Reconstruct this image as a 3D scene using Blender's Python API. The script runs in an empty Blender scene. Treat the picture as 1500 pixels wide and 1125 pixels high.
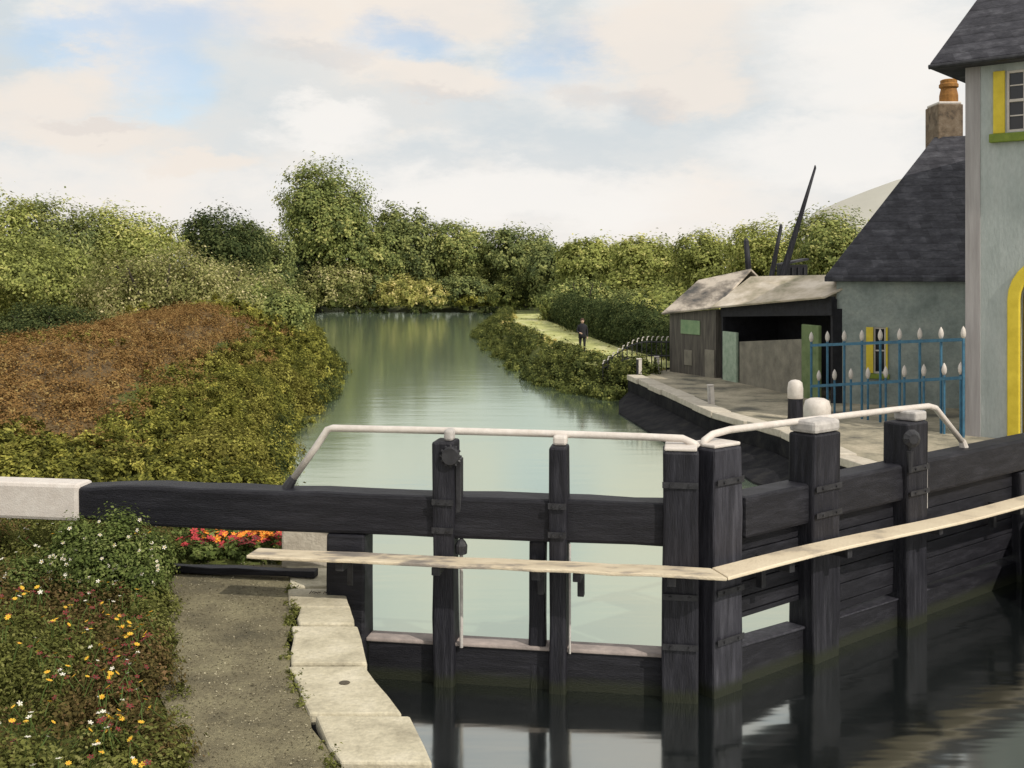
import bpy, math, random
import numpy as np
from mathutils import Vector

R = math.radians
S = bpy.context.scene
COL = S.collection
rng = np.random.default_rng(11)
random.seed(7)
F, HC = 1608.0, 5.0          # focal length in photo pixels, camera height above the water


def P(x, y, d):
    """world point seen at photo pixel (x, y) at distance d"""
    return Vector(((x - 750) / F * d, d, HC - (y - 400) / F * d))


def GX(x, d):
    return (x - 750) / F * d


# ------------------------------------------------------------------ scene bookkeeping
def tag(o, label=None, cat=None, group=None, kind=None):
    if label: o['label'] = label
    if cat: o['category'] = cat
    if group: o['group'] = group
    if kind: o['kind'] = kind
    return o


def thing(name, loc, label, cat, group=None):
    o = bpy.data.objects.new(name, None)
    o.empty_display_size = .2
    COL.objects.link(o)
    o.location = loc
    return tag(o, label, cat, group)


def wloc(o):
    v = Vector((0, 0, 0))
    while o is not None:
        v += o.location
        o = o.parent
    return v


def link(name, me, mats, parent=None, bevel=0, smooth=False):
    for m in (mats if isinstance(mats, (list, tuple)) else [mats]):
        me.materials.append(m)
    if smooth:
        me.polygons.foreach_set('use_smooth', [True] * len(me.polygons))
    o = bpy.data.objects.new(name, me)
    COL.objects.link(o)
    if parent is not None:
        me.transform(__import__('mathutils').Matrix.Translation(-wloc(parent)))
        o.parent = parent
    if bevel:
        b = o.modifiers.new('bevel', 'BEVEL')
        b.width = bevel; b.segments = 2; b.limit_method = 'ANGLE'; b.angle_limit = R(35)
    return o


class MB:
    def __init__(s):
        s.v, s.f, s.mi = [], [], []

    def add(s, vs, fs, mi=0):
        n = len(s.v)
        s.v += [tuple(v) for v in vs]
        s.f += [tuple(i + n for i in f) for f in fs]
        s.mi += [mi] * len(fs)
        return s

    def hexa(s, b, t, mi=0):
        """bottom ring b and top ring t (same length), counter-clockwise from above"""
        n = len(b)
        fs = [tuple(range(n - 1, -1, -1)), tuple(range(n, 2 * n))]
        fs += [(i, (i + 1) % n, n + (i + 1) % n, n + i) for i in range(n)]
        return s.add(list(b) + list(t), fs, mi)

    def box(s, c, sx, sy, sz, mi=0, rot=0):
        ca, sa = math.cos(rot), math.sin(rot)
        def q(x, y): return (c[0] + ca * x - sa * y, c[1] + sa * x + ca * y)
        r = [q(-sx / 2, -sy / 2), q(sx / 2, -sy / 2), q(sx / 2, sy / 2), q(-sx / 2, sy / 2)]
        return s.hexa([(x, y, c[2]) for x, y in r], [(x, y, c[2] + sz) for x, y in r], mi)

    def bar(s, p, q, w, h, n=6, wob=0):
        """square bar from p to q, w wide across, h high, centred; slightly hewn when wob > 0"""
        p, q = Vector(p), Vector(q)
        u = (q - p)
        L = u.length
        u.normalize()
        up = Vector((0, 0, 1))
        if abs(u.z) > .9: up = Vector((0, 1, 0))
        a = u.cross(up).normalized()
        b = a.cross(u).normalized()
        rings = []
        n = n if wob else 1
        for i in range(n + 1):
            c = p + u * L * i / n
            rr = []
            for sx, sy in ((-1, -1), (1, -1), (1, 1), (-1, 1)):
                rr.append(c + a * (sx * w / 2 + random.uniform(-wob, wob)) + b * (sy * h / 2 + random.uniform(-wob, wob)))
            rings.append(rr)
        return s.loft(rings)

    def loft(s, rings, mi=0, cap=True):
        k = len(rings[0])
        vs = [v for r in rings for v in r]
        fs = []
        for i in range(len(rings) - 1):
            for j in range(k):
                a, b = i * k + j, i * k + (j + 1) % k
                fs.append((a, b, b + k, a + k))
        if cap:
            fs.append(tuple(range(k - 1, -1, -1)))
            fs.append(tuple(range((len(rings) - 1) * k, len(rings) * k)))
        return s.add(vs, fs, mi)

    def tube(s, pts, rad, n=8, mi=0):
        pts = [Vector(p) for p in pts]
        rad = rad if isinstance(rad, (list, tuple)) else [rad] * len(pts)
        rings = []
        for i, p in enumerate(pts):
            u = (pts[min(i + 1, len(pts) - 1)] - pts[max(i - 1, 0)]).normalized()
            ref = Vector((0, 0, 1)) if abs(u.z) < .9 else Vector((0, 1, 0))
            a = u.cross(ref).normalized(); b = u.cross(a).normalized()
            rings.append([p + (a * math.cos(2 * math.pi * j / n) + b * math.sin(2 * math.pi * j / n)) * rad[i] for j in range(n)])
        return s.loft(rings, mi)

    def lathe(s, c, prof, n=14, mi=0):
        """prof: list of (radius, z) from the base up"""
        rings = [[(c[0] + r * math.cos(2 * math.pi * j / n), c[1] + r * math.sin(2 * math.pi * j / n), c[2] + z) for j in range(n)] for r, z in prof]
        return s.loft(rings, mi)

    def build(s, name, mats, parent=None, bevel=0, smooth=False):
        me = bpy.data.meshes.new(name)
        me.from_pydata(s.v, [], s.f)
        me.polygons.foreach_set('material_index', s.mi)
        me.validate(); 
        import bmesh
        bm = bmesh.new(); bm.from_mesh(me)
        bmesh.ops.recalc_face_normals(bm, faces=bm.faces)
        bm.to_mesh(me); bm.free()
        return link(name, me, mats, parent, bevel, smooth)


# ------------------------------------------------------------------ materials
def nodes(name):
    m = bpy.data.materials.new(name)
    m.use_nodes = True
    nt = m.node_tree
    nt.nodes.clear()
    return m, nt, nt.nodes, nt.links


def ramp(nt, stops):
    r = nt.nodes.new('ShaderNodeValToRGB')
    e = r.color_ramp.elements
    while len(e) < len(stops): e.new(.5)
    for i, (p, c) in enumerate(stops):
        e[i].position = p
        e[i].color = (*c, 1)
    return r


def surf(name, cols, scale=4, rough=.7, bump=.3, bscale=None, stretch=(1, 1, 1), detail=6, spec=.4, bdist=.02, contrast=(.3, .7), fine=0, amp=.45, rows=0, slime=0):
    """noise-mottled paint, stone, timber or soil: cols is a list of colours along the noise"""
    m, nt, N, L = nodes(name)
    out = N.new('ShaderNodeOutputMaterial'); b = N.new('ShaderNodeBsdfPrincipled')
    tc = N.new('ShaderNodeNewGeometry'); mp = N.new('ShaderNodeMapping')
    mp.inputs['Scale'].default_value = stretch
    L.new(tc.outputs['Position'], mp.inputs['Vector'])
    n1 = N.new('ShaderNodeTexNoise'); n1.inputs['Scale'].default_value = scale; n1.inputs['Detail'].default_value = detail
    n1.inputs['Roughness'].default_value = .62
    L.new(mp.outputs['Vector'], n1.inputs['Vector'])
    k = len(cols)
    a, z = contrast
    r = ramp(nt, [(a + (z - a) * i / max(1, k - 1), c) for i, c in enumerate(cols)])
    L.new(n1.outputs['Fac'], r.inputs['Fac'])
    if fine:
        n3 = N.new('ShaderNodeTexNoise'); n3.inputs['Scale'].default_value = fine; n3.inputs['Detail'].default_value = 8
        n3.inputs['Roughness'].default_value = .7
        L.new(mp.outputs['Vector'], n3.inputs['Vector'])
        r3 = ramp(nt, [(.34, (1 - amp, 1 - amp * 1.03, 1 - amp * 1.08)), (.5, (1, 1, 1)), (.68, (1 + amp, 1 + amp * .95, 1 + amp * .85))])
        L.new(n3.outputs['Fac'], r3.inputs['Fac'])
        mm = N.new('ShaderNodeMix'); mm.data_type = 'RGBA'; mm.blend_type = 'MULTIPLY'; mm.inputs['Factor'].default_value = 1
        i6 = [i for i in mm.inputs if i.type == 'RGBA']
        L.new(r.outputs['Color'], i6[0]); L.new(r3.outputs['Color'], i6[1])
        L.new([o for o in mm.outputs if o.type == 'RGBA'][0], b.inputs['Base Color'])
    else:
        L.new(r.outputs['Color'], b.inputs['Base Color'])
    n2 = N.new('ShaderNodeTexNoise'); n2.inputs['Scale'].default_value = bscale or scale * 6; n2.inputs['Detail'].default_value = 5
    L.new(mp.outputs['Vector'], n2.inputs['Vector'])
    bp = N.new('ShaderNodeBump'); bp.inputs['Strength'].default_value = bump; bp.inputs['Distance'].default_value = bdist
    L.new(n2.outputs['Fac'], bp.inputs['Height']); L.new(bp.outputs['Normal'], b.inputs['Normal'])
    if slime:
        sx = N.new('ShaderNodeSeparateXYZ'); L.new(tc.outputs['Position'], sx.inputs[0])
        k = N.new('ShaderNodeMath'); k.operation = 'MULTIPLY_ADD'; L.new(n2.outputs['Fac'], k.inputs[0]); k.inputs[1].default_value = -.16; L.new(sx.outputs['Z'], k.inputs[2])
        rs2 = ramp(nt, [(0, (1, 1, 1)), (.10, (0, 0, 0))]); L.new(k.outputs[0], rs2.inputs['Fac'])
        mm = N.new('ShaderNodeMix'); mm.data_type = 'RGBA'
        L.new(rs2.outputs['Color'], mm.inputs['Factor'])
        i6 = [i for i in mm.inputs if i.type == 'RGBA']
        L.new(b.inputs['Base Color'].links[0].from_socket, i6[0]); i6[1].default_value = (.016, .019, .010, 1)
        L.new([o for o in mm.outputs if o.type == 'RGBA'][0], b.inputs['Base Color'])
    if rows:
        sx = N.new('ShaderNodeSeparateXYZ'); L.new(tc.outputs['Position'], sx.inputs[0])
        def ma(op, a, v=None, w=None):
            k = N.new('ShaderNodeMath'); k.operation = op
            L.new(a, k.inputs[0])
            if v is not None:
                if hasattr(v, 'is_output'): L.new(v, k.inputs[1])
                else: k.inputs[1].default_value = v
            return k.outputs[0]
        z = ma('MULTIPLY', sx.outputs['Z'], rows)
        z = ma('ADD', z, ma('MULTIPLY', n1.outputs['Fac'], .5))
        fl = ma('FLOOR', z); fz_ = ma('FRACT', z)
        hx_ = ma('ADD', ma('MULTIPLY', sx.outputs['X'], rows * .8), ma('MULTIPLY', fl, .5))
        wn_ = N.new('ShaderNodeTexWhiteNoise'); wn_.noise_dimensions = '2D'
        cb = N.new('ShaderNodeCombineXYZ'); L.new(ma('FLOOR', hx_), cb.inputs[0]); L.new(fl, cb.inputs[1]); L.new(cb.outputs[0], wn_.inputs['Vector'])
        rr = ramp(nt, [(0, (.55, .55, .56)), (.14, (.92, .92, .92)), (1, (1.05, 1.05, 1.05))]); L.new(fz_, rr.inputs['Fac'])
        rw = ramp(nt, [(0, (.72, .72, .74)), (1, (1.25, 1.25, 1.25))]); L.new(wn_.outputs['Value'], rw.inputs['Fac'])
        src = b.inputs['Base Color'].links[0].from_socket
        for q in (rr, rw):
            mm = N.new('ShaderNodeMix'); mm.data_type = 'RGBA'; mm.blend_type = 'MULTIPLY'; mm.inputs['Factor'].default_value = 1
            i6 = [i for i in mm.inputs if i.type == 'RGBA']
            L.new(src, i6[0]); L.new(q.outputs['Color'], i6[1])
            src = [o for o in mm.outputs if o.type == 'RGBA'][0]
        L.new(src, b.inputs['Base Color'])
        b2 = N.new('ShaderNodeBump'); b2.inputs['Strength'].default_value = .6; b2.inputs['Distance'].default_value = .03
        L.new(ma('MULTIPLY', fz_, -1), b2.inputs['Height']); L.new(bp.outputs['Normal'], b2.inputs['Normal']); L.new(b2.outputs['Normal'], b.inputs['Normal'])
    b.inputs['Roughness'].default_value = rough
    b.inputs['Specular IOR Level'].default_value = spec
    L.new(b.outputs[0], out.inputs['Surface'])
    return m


def leafmat(name, cols, trans=.33):
    m, nt, N, L = nodes(name)
    out = N.new('ShaderNodeOutputMaterial')
    at = N.new('ShaderNodeAttribute'); at.attribute_name = 'tint'
    k = len(cols)
    r = ramp(nt, [(i / (k - 1), c) for i, c in enumerate(cols)])
    L.new(at.outputs['Fac'], r.inputs['Fac'])
    d = N.new('ShaderNodeBsdfDiffuse'); t = N.new('ShaderNodeBsdfTranslucent'); mx = N.new('ShaderNodeMixShader')
    mx.inputs[0].default_value = trans
    L.new(r.outputs['Color'], d.inputs['Color']); L.new(r.outputs['Color'], t.inputs['Color'])
    L.new(d.outputs[0], mx.inputs[1]); L.new(t.outputs[0], mx.inputs[2]); L.new(mx.outputs[0], out.inputs['Surface'])
    return m


M = {}
M['black'] = surf('black_tar_paint', [(.005, .005, .0085), (.011, .011, .016), (.026, .026, .034)], 2.2, .55, .6, 30, (.45, 1.2, 5), spec=.3, contrast=(.3, .72), fine=9, amp=.3, slime=1)
M['black_post'] = surf('black_post_paint', [(.006, .006, .010), (.014, .014, .020), (.032, .032, .041)], 5, .55, .6, 30, (3, 3, .3), spec=.3, contrast=(.3, .72), fine=7, amp=.3, slime=1)
M['tar'] = surf('tarred_boards', [(.008, .008, .011), (.022, .022, .028)], 5, .8, .4, 30)
M['white'] = surf('white_paint', [(.56, .505, .46), (.67, .625, .58)], 6, .5, .25, 50, fine=14, amp=.06)
M['greycap'] = surf('worn_grey_paint', [(.33, .31, .30), (.55, .52, .49)], 8, .6, .3, 50)
M['plank'] = surf('worn_cream_plank', [(.20, .18, .16), (.30, .26, .22), (.60, .51, .37), (.68, .59, .44)], 1.1, .6, .5, 30, (1, 2.5, 2.5), contrast=(.36, .60))
M['plank_pale'] = surf('cream_plank_paint', [(.42, .36, .28), (.66, .56, .41), (.72, .62, .46)], 1.3, .6, .5, 30, (1, 1, 2.5), contrast=(.32, .55))
M['sill'] = surf('lit_rail_top', [(.22, .19, .18), (.45, .38, .35)], 4, .7, .3, 40)  # pale colour gives the top of the planking its lit look
M['stone'] = surf('coping_stone', [(.33, .295, .215), (.48, .435, .32), (.58, .53, .41)], 2.2, .85, .6, 22, contrast=(.3, .68), fine=20, amp=.16)
M['stone_pale'] = surf('pale_stone_block', [(.42, .37, .30), (.60, .55, .46)], 5, .85, .6, 25)
M['post_lit'] = surf('lit_post_paint', [(.016, .016, .022), (.032, .032, .042), (.06, .06, .074)], 5, .55, .6, 30, (3, 3, .3), spec=.3, contrast=(.3, .72), fine=7, amp=.3, slime=1)  # black post paint again, with a lit tone put into its colour
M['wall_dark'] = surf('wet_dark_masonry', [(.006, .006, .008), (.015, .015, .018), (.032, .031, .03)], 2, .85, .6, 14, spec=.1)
M['path'] = surf('gritty_path', [(.10, .088, .055), (.19, .165, .10), (.28, .25, .15)], 1.6, .95, 1.0, 70, detail=14, bdist=.03, contrast=(.3, .68), fine=22, amp=.30)
M['lockside'] = surf('pale_beaten_earth', [(.11, .105, .085), (.30, .27, .20), (.42, .37, .28)], .8, .95, .6, 25, detail=9, contrast=(.34, .62), fine=9, amp=.2)
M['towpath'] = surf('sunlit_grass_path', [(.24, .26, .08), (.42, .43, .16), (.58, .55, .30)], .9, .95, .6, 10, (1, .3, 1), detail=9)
M['grass'] = surf('rough_grass', [(.045, .06, .012), (.09, .11, .02), (.14, .14, .03)], .7, .95, .9, 20, detail=9, bdist=.08)
M['mound'] = surf('bracken_soil', [(.095, .062, .026), (.13, .084, .034), (.16, .108, .045)], .5, .95, .9, 14, detail=9, bdist=.08)
M['soil'] = surf('bed_soil', [(.03, .022, .01), (.07, .05, .022)], 3, .95, .8, 30)
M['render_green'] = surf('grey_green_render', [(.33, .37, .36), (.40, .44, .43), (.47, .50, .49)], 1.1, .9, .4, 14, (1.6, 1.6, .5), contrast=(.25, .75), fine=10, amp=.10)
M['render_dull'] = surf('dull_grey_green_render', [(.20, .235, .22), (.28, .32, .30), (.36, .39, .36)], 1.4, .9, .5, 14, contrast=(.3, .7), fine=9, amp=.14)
M['quoin'] = surf('mauve_grey_quoin', [(.30, .28, .28), (.42, .40, .40)], 2, .9, .3, 18, (4, 4, .3))
M['slate'] = surf('dark_slate', [(.030, .030, .038), (.048, .048, .058), (.085, .085, .098)], 2.2, .75, .5, 10, (1, 1, 2.5), spec=.3, fine=8, amp=.25, rows=4.2)
M['yellow'] = surf('yellow_paint', [(.62, .47, .03), (.80, .63, .06)], 3, .55, .2, 40)
M['greensill'] = surf('green_sill_paint', [(.12, .18, .02), (.22, .28, .04)], 5, .6, .2, 40)
M['door'] = surf('olive_door', [(.16, .12, .02), (.25, .19, .04)], 4, .6, .2, 30)
M['blue'] = surf('blue_iron', [(.03, .10, .17), (.06, .19, .30)], 6, .5, .2, 40)
M['pot'] = surf('orange_clay_pot', [(.20, .09, .025), (.40, .185, .04)], 5, .8, .3, 40)
M['brick'] = surf('sooty_brown_brick', [(.05, .04, .032), (.17, .125, .085), (.24, .19, .14)], 4, .9, .6, 30)
M['shedboard'] = surf('weathered_grey_boards', [(.055, .05, .045), (.11, .10, .085), (.16, .145, .12)], 3, .9, .5, 20, (3, 3, .3))
M['shedlow'] = surf('grey_plank_wall', [(.15, .14, .115), (.22, .205, .165), (.28, .26, .21)], 2, .9, .6, 12)
M['shedroof'] = surf('pale_sheet_roof', [(.25, .23, .15), (.50, .43, .33), (.70, .62, .52)], 1.0, .85, .4, 12, (1, .45, 2), contrast=(.32, .62))
M['shedroof_old'] = surf('patchy_old_roof', [(.09, .085, .08), (.28, .24, .20), (.62, .54, .45)], .9, .85, .5, 12, (1.2, .5, 2), contrast=(.36, .60))
M['palegreen'] = surf('pale_green_paint', [(.24, .33, .24), (.42, .50, .40)], 5, .7, .3, 30)
M['sagegreen'] = surf('sage_green_paint', [(.10, .15, .055), (.19, .25, .11)], 3, .7, .3, 30)
M['winegreen'] = surf('green_window_board', [(.16, .27, .14), (.26, .36, .20)], 4, .7, .3, 30)
M['iron'] = surf('dark_iron', [(.012, .012, .015), (.04, .04, .045)], 8, .5, .2, 40)
M['hill'] = surf('hazy_far_hill', [(.40, .39, .34), (.49, .475, .42)], .012, 1, .1, .05)  # distance haze is put into this pale base colour
M['bark'] = surf('bark', [(.025, .022, .015), (.06, .05, .035)], 3, .95, .6, 20, (1, 1, .3))
M['skin'] = surf('skin', [(.55, .36, .27), (.62, .42, .32)], 10, .6, 0)
M['cloth'] = surf('dark_coat', [(.010, .010, .014), (.025, .025, .032)], 20, .9, .2, 60)
M['hair'] = surf('brown_hair', [(.04, .02, .012), (.08, .045, .025)], 30, .8, .3, 80)
M['stem'] = surf('stem_green', [(.06, .10, .02), (.10, .15, .03)], 20, .8, 0)
M['petal_white'] = surf('white_petal', [(.62, .58, .48), (.78, .75, .66)], 20, .7, 0)
M['petal_yellow'] = surf('yellow_petal', [(.55, .32, .02), (.68, .48, .05)], 20, .7, 0)
M['petal_crimson'] = surf('crimson_petal', [(.13, .012, .016), (.24, .03, .03)], 20, .7, 0)
M['petal_red'] = surf('red_petal', [(.38, .03, .03), (.50, .06, .07)], 20, .7, 0)
M['petal_orange'] = surf('orange_petal', [(.70, .16, .015), (.80, .32, .03)], 20, .7, 0)
M['scratch'] = surf('scratch', [(.06, .05, .035), (.10, .085, .06)], 20, .9, 0)


def glass():
    m, nt, N, L = nodes('dark_window_glass')
    out = N.new('ShaderNodeOutputMaterial'); b = N.new('ShaderNodeBsdfPrincipled')
    b.inputs['Base Color'].default_value = (.02, .022, .028, 1); b.inputs['Roughness'].default_value = .08
    L.new(b.outputs[0], out.inputs['Surface'])
    return m


M['glass'] = glass()


def water_mat(name, murk, tint, lo, hi, rough, bump):
    m, nt, N, L = nodes(name)
    out = N.new('ShaderNodeOutputMaterial')
    g = N.new('ShaderNodeNewGeometry')
    mp = N.new('ShaderNodeMapping'); mp.inputs['Scale'].default_value = (1, 1, 1)
    L.new(g.outputs['Position'], mp.inputs['Vector'])
    n1 = N.new('ShaderNodeTexNoise'); n1.inputs['Scale'].default_value = 1.3; n1.inputs['Detail'].default_value = 3
    n2 = N.new('ShaderNodeTexNoise'); n2.inputs['Scale'].default_value = .22; n2.inputs['Detail'].default_value = 2
    mp2 = N.new('ShaderNodeMapping'); mp2.inputs['Scale'].default_value = (.25, 1, 1)
    L.new(g.outputs['Position'], mp2.inputs['Vector'])
    L.new(mp2.outputs[0], n1.inputs['Vector']); L.new(mp.outputs[0], n2.inputs['Vector'])
    ad = N.new('ShaderNodeMath'); ad.operation = 'ADD'
    L.new(n1.outputs['Fac'], ad.inputs[0]); L.new(n2.outputs['Fac'], ad.inputs[1])
    bp = N.new('ShaderNodeBump'); bp.inputs['Strength'].default_value = bump; bp.inputs['Distance'].default_value = .05
    L.new(ad.outputs[0], bp.inputs['Height'])
    fr = N.new('ShaderNodeFresnel'); fr.inputs['IOR'].default_value = 1.33; L.new(bp.outputs[0], fr.inputs['Normal'])
    mr = N.new('ShaderNodeMapRange'); mr.inputs['From Min'].default_value = 0; mr.inputs['From Max'].default_value = .5
    mr.inputs['To Min'].default_value = lo; mr.inputs['To Max'].default_value = hi
    L.new(fr.outputs[0], mr.inputs['Value'])
    d = N.new('ShaderNodeBsdfDiffuse'); d.inputs['Color'].default_value = (*murk, 1)
    gl = N.new('ShaderNodeBsdfGlossy'); gl.inputs['Color'].default_value = (*tint, 1); gl.inputs['Roughness'].default_value = rough
    L.new(bp.outputs[0], gl.inputs['Normal'])
    mx = N.new('ShaderNodeMixShader')
    L.new(mr.outputs[0], mx.inputs[0]); L.new(d.outputs[0], mx.inputs[1]); L.new(gl.outputs[0], mx.inputs[2])
    L.new(mx.outputs[0], out.inputs['Surface'])
    return m


M['water'] = water_mat('silty_canal_water', (.17, .225, .17), (.85, .92, .79), .56, .86, .11, .13)
M['water_dark'] = water_mat('dark_lock_water', (.010, .013, .013), (.78, .80, .76), .50, .85, .10, .25)  # body colour darkened in place of the gate's dark reflection

LEAF = {
    'olive': leafmat('leaf_olive', [(.17, .19, .065), (.27, .30, .09), (.42, .45, .135), (.66, .62, .24)]),
    'mid': leafmat('leaf_mid', [(.12, .15, .062), (.20, .24, .085), (.33, .365, .12), (.56, .54, .21)]),
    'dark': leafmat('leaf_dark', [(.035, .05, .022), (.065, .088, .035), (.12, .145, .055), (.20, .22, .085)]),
    'green': leafmat('leaf_green', [(.105, .135, .062), (.18, .215, .085), (.29, .32, .115), (.48, .49, .19)]),
    'yellow': leafmat('leaf_yellow', [(.075, .08, .024), (.17, .175, .04), (.33, .32, .07), (.58, .52, .13)]),
    'gold': leafmat('leaf_gold', [(.18, .19, .06), (.32, .32, .095), (.52, .48, .16), (.82, .70, .33)]),
    'blossom': leafmat('leaf_blossom', [(.14, .155, .06), (.24, .25, .085), (.42, .40, .17), (.80, .70, .42)]),
    'bracken': leafmat('leaf_bracken', [(.145, .085, .035), (.215, .125, .047), (.28, .17, .064), (.38, .28, .11)], .15),
    'brackgreen': leafmat('leaf_bracken_green', [(.075, .068, .02), (.15, .14, .034), (.25, .235, .055), (.40, .37, .10)], .2),
    'bed': leafmat('leaf_bed', [(.065, .07, .022), (.125, .135, .038), (.20, .21, .06), (.32, .31, .12)]),
    'bed_dark': leafmat('leaf_bed_dark', [(.055, .048, .02), (.11, .09, .034), (.17, .13, .05), (.24, .15, .075)]),
    'bedgreen': leafmat('leaf_bed_green', [(.06, .08, .028), (.12, .16, .045), (.20, .245, .075), (.31, .34, .13)]),
    'bank': leafmat('leaf_bank', [(.045, .058, .024), (.10, .12, .04), (.19, .21, .062), (.38, .38, .12)]),
}


# ------------------------------------------------------------------ foliage: leaf-sized faces
def leaf_mesh(name, c, nrm, size, tint, lean=.62):
    n = len(c)
    nrm = nrm / np.maximum(1e-6, np.linalg.norm(nrm, axis=1))[:, None]
    t = rng.normal(size=(n, 3))
    u = np.cross(nrm, t); u /= np.maximum(1e-6, np.linalg.norm(u, axis=1))[:, None]
    v = np.cross(nrm, u)
    s = size[:, None]
    q = np.stack([c - u * s, c - v * s * lean + nrm * s * .15, c + u * s, c + v * s * lean + nrm * s * .15], 1).reshape(-1, 3)
    me = bpy.data.meshes.new(name)
    me.vertices.add(4 * n); me.vertices.foreach_set('co', q.astype(np.float32).ravel())
    me.loops.add(4 * n); me.loops.foreach_set('vertex_index', np.arange(4 * n, dtype=np.int32))
    me.polygons.add(n); me.polygons.foreach_set('loop_start', np.arange(0, 4 * n, 4, dtype=np.int32))
    at = me.attributes.new('tint', 'FLOAT', 'FACE')
    at.data.foreach_set('value', np.clip(tint, 0, 1).astype(np.float32))
    me.update(calc_edges=True)
    return me


def leaves(lobes, nclump, nleaf, size, zmin=-9, spread=.16, shell=.6, bias=0.0, up=.35):
    """leaf clumps through a crown made of ellipsoid lobes [(centre, radii)]"""
    cen = np.array([l[0] for l in lobes], float); rad = np.array([l[1] for l in lobes], float)
    w = (rad[:, 0] * rad[:, 1] + rad[:, 0] * rad[:, 2]); w /= w.sum()
    k = rng.choice(len(lobes), nclump, p=w)
    d = rng.normal(size=(nclump, 3)); d /= np.linalg.norm(d, axis=1)[:, None]
    r = shell + (1 - shell) * rng.random(nclump) ** .6
    r *= 1 + .035 * rng.normal(size=nclump)
    cc = cen[k] + d * rad[k] * r[:, None]
    ctint = np.clip(.45 + .20 * rng.normal(size=nclump) + bias, 0, 1)
    idx = np.repeat(np.arange(nclump), nleaf)
    n = len(idx)
    rr = rad[k].min(axis=1)[idx][:, None]
    c = cc[idx] + rng.normal(size=(n, 3)) * rr * spread
    nrm = (c - cen[k[idx]]) / rad[k[idx]]
    nrm = nrm / np.maximum(1e-6, np.linalg.norm(nrm, axis=1))[:, None] * .9 + rng.normal(size=(n, 3)) * .34 + np.array([0, 0, up])
    tint = ctint[idx] + rng.normal(size=n) * .2
    sz = size * rng.uniform(.6, 1.25, n)
    ok = c[:, 2] > zmin
    return c[ok], nrm[ok], sz[ok], tint[ok]


def crown_lobes(c, r, n=11):
    out = [(c, (r[0] * .80, r[1] * .80, r[2] * .86))]
    for i in range(n):
        a = 2 * math.pi * (i + random.random() * .7) / n * 2.0
        h = -0.75 + 1.5 * ((i * .618) % 1)
        rr = math.sqrt(max(0.05, 1 - h * h))
        s = random.uniform(.40, .52)
        out.append(((c[0] + r[0] * .54 * rr * math.cos(a), c[1] + r[1] * .54 * rr * math.sin(a), c[2] + r[2] * .60 * h),
                    (r[0] * s, r[1] * s, r[2] * s)))
    return out


def tree(name, x0, x1, ytop, d, pal, label, cat='tree', zb=1.0, low=.03, wide=1.13, nclump=260, nleaf=34, size=.34, bias=0.0, ground=True, group=None):
    """a tree (trunk with limbs, leafy crown) whose crown spans photo columns x0..x1 with its top at row ytop, standing d metres off"""
    X = GX((x0 + x1) / 2, d); rx = (x1 - x0) / 2 / F * d * wide
    ztop = HC - (ytop - 400) / F * d
    H = ztop - zb
    zc = zb + H * (low + 1) / 2; rz = H * (1 - low) / 2
    root = thing(name, (X, d, zb), label, cat, group)
    t = MB()
    tr = max(.10, H * .022)
    lean = random.uniform(-.03, .03) * H
    pts = [(X, d, zb - .3), (X + lean * .2, d, zb + H * .15), (X + lean * .6, d, zb + H * .4), (X + lean, d, zb + H * .72)]
    t.tube(pts, [tr * 1.4, tr, tr * .7, tr * .25], 8)
    for i in range(7):
        a = i * 2.4 + random.random(); f = .2 + .07 * i
        b = Vector((X + lean * f, d, zb + H * f))
        e = b + Vector((math.cos(a) * rx * .7, math.sin(a) * rx * .7, H * .22))
        t.tube([b, (b + e) / 2 + Vector((0, 0, -.03 * H)), e], [tr * .5, tr * .32, tr * .1], 6)
    t.build('trunk', M['bark'], root, smooth=True)
    nclump = int(nclump * 1.7); nleaf = int(nleaf * 1.3); size *= .62
    lb = crown_lobes((X, d, zc), (rx, min(rx, rz * 1.4) if rx > rz else rx, rz))
    c, n, s, ti = leaves(lb, nclump, nleaf, size, zmin=zb - .1, bias=bias, spread=.125, shell=.66)
    link('crown', leaf_mesh('crown', c, n, s, ti), LEAF[pal], root)
    return root


def bush(name, x0, x1, ytop, d, pal, label, cat='bush', zb=1.0, nclump=140, nleaf=34, size=.2, bias=0.0, depth=None, group=None):
    X = GX((x0 + x1) / 2, d); rx = (x1 - x0) / 2 / F * d
    ztop = HC - (ytop - 400) / F * d
    H = max(.5, ztop - zb)
    ry = depth or min(rx, 1.2 * H)
    root = thing(name, (X, d, zb), label, cat, group)
    t = MB()
    for i in range(6):
        a = i * 1.05
        t.tube([(X, d, zb - .1), (X + math.cos(a) * rx * .3, d + math.sin(a) * ry * .3, zb + H * .4), (X + math.cos(a) * rx * .55, d + math.sin(a) * ry * .5, zb + H * .75)],
               [.03 * H, .02 * H, .008 * H], 6)
    t.build('stem', M['bark'], root, smooth=True)
    lb = []
    nl = max(5, int(6 * rx / H))
    for i in range(nl):
        f = (i + .5) / nl * 2 - 1
        hh = H * (1 - .35 * f * f) * random.uniform(.75, 1.0)
        lb.append(((X + f * rx * .8, d + random.uniform(-.4, .4) * ry, zb + hh * .5), (rx / nl * 1.9 + .2 * H, ry * .6, hh * .52)))
    c, n, s, ti = leaves(lb, int(nclump * 1.6), int(nleaf * 1.3), size * .62, zmin=zb - .1, bias=bias, spread=.14)
    link('foliage', leaf_mesh('foliage', c, n, s, ti), LEAF[pal], root)
    return root


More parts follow.
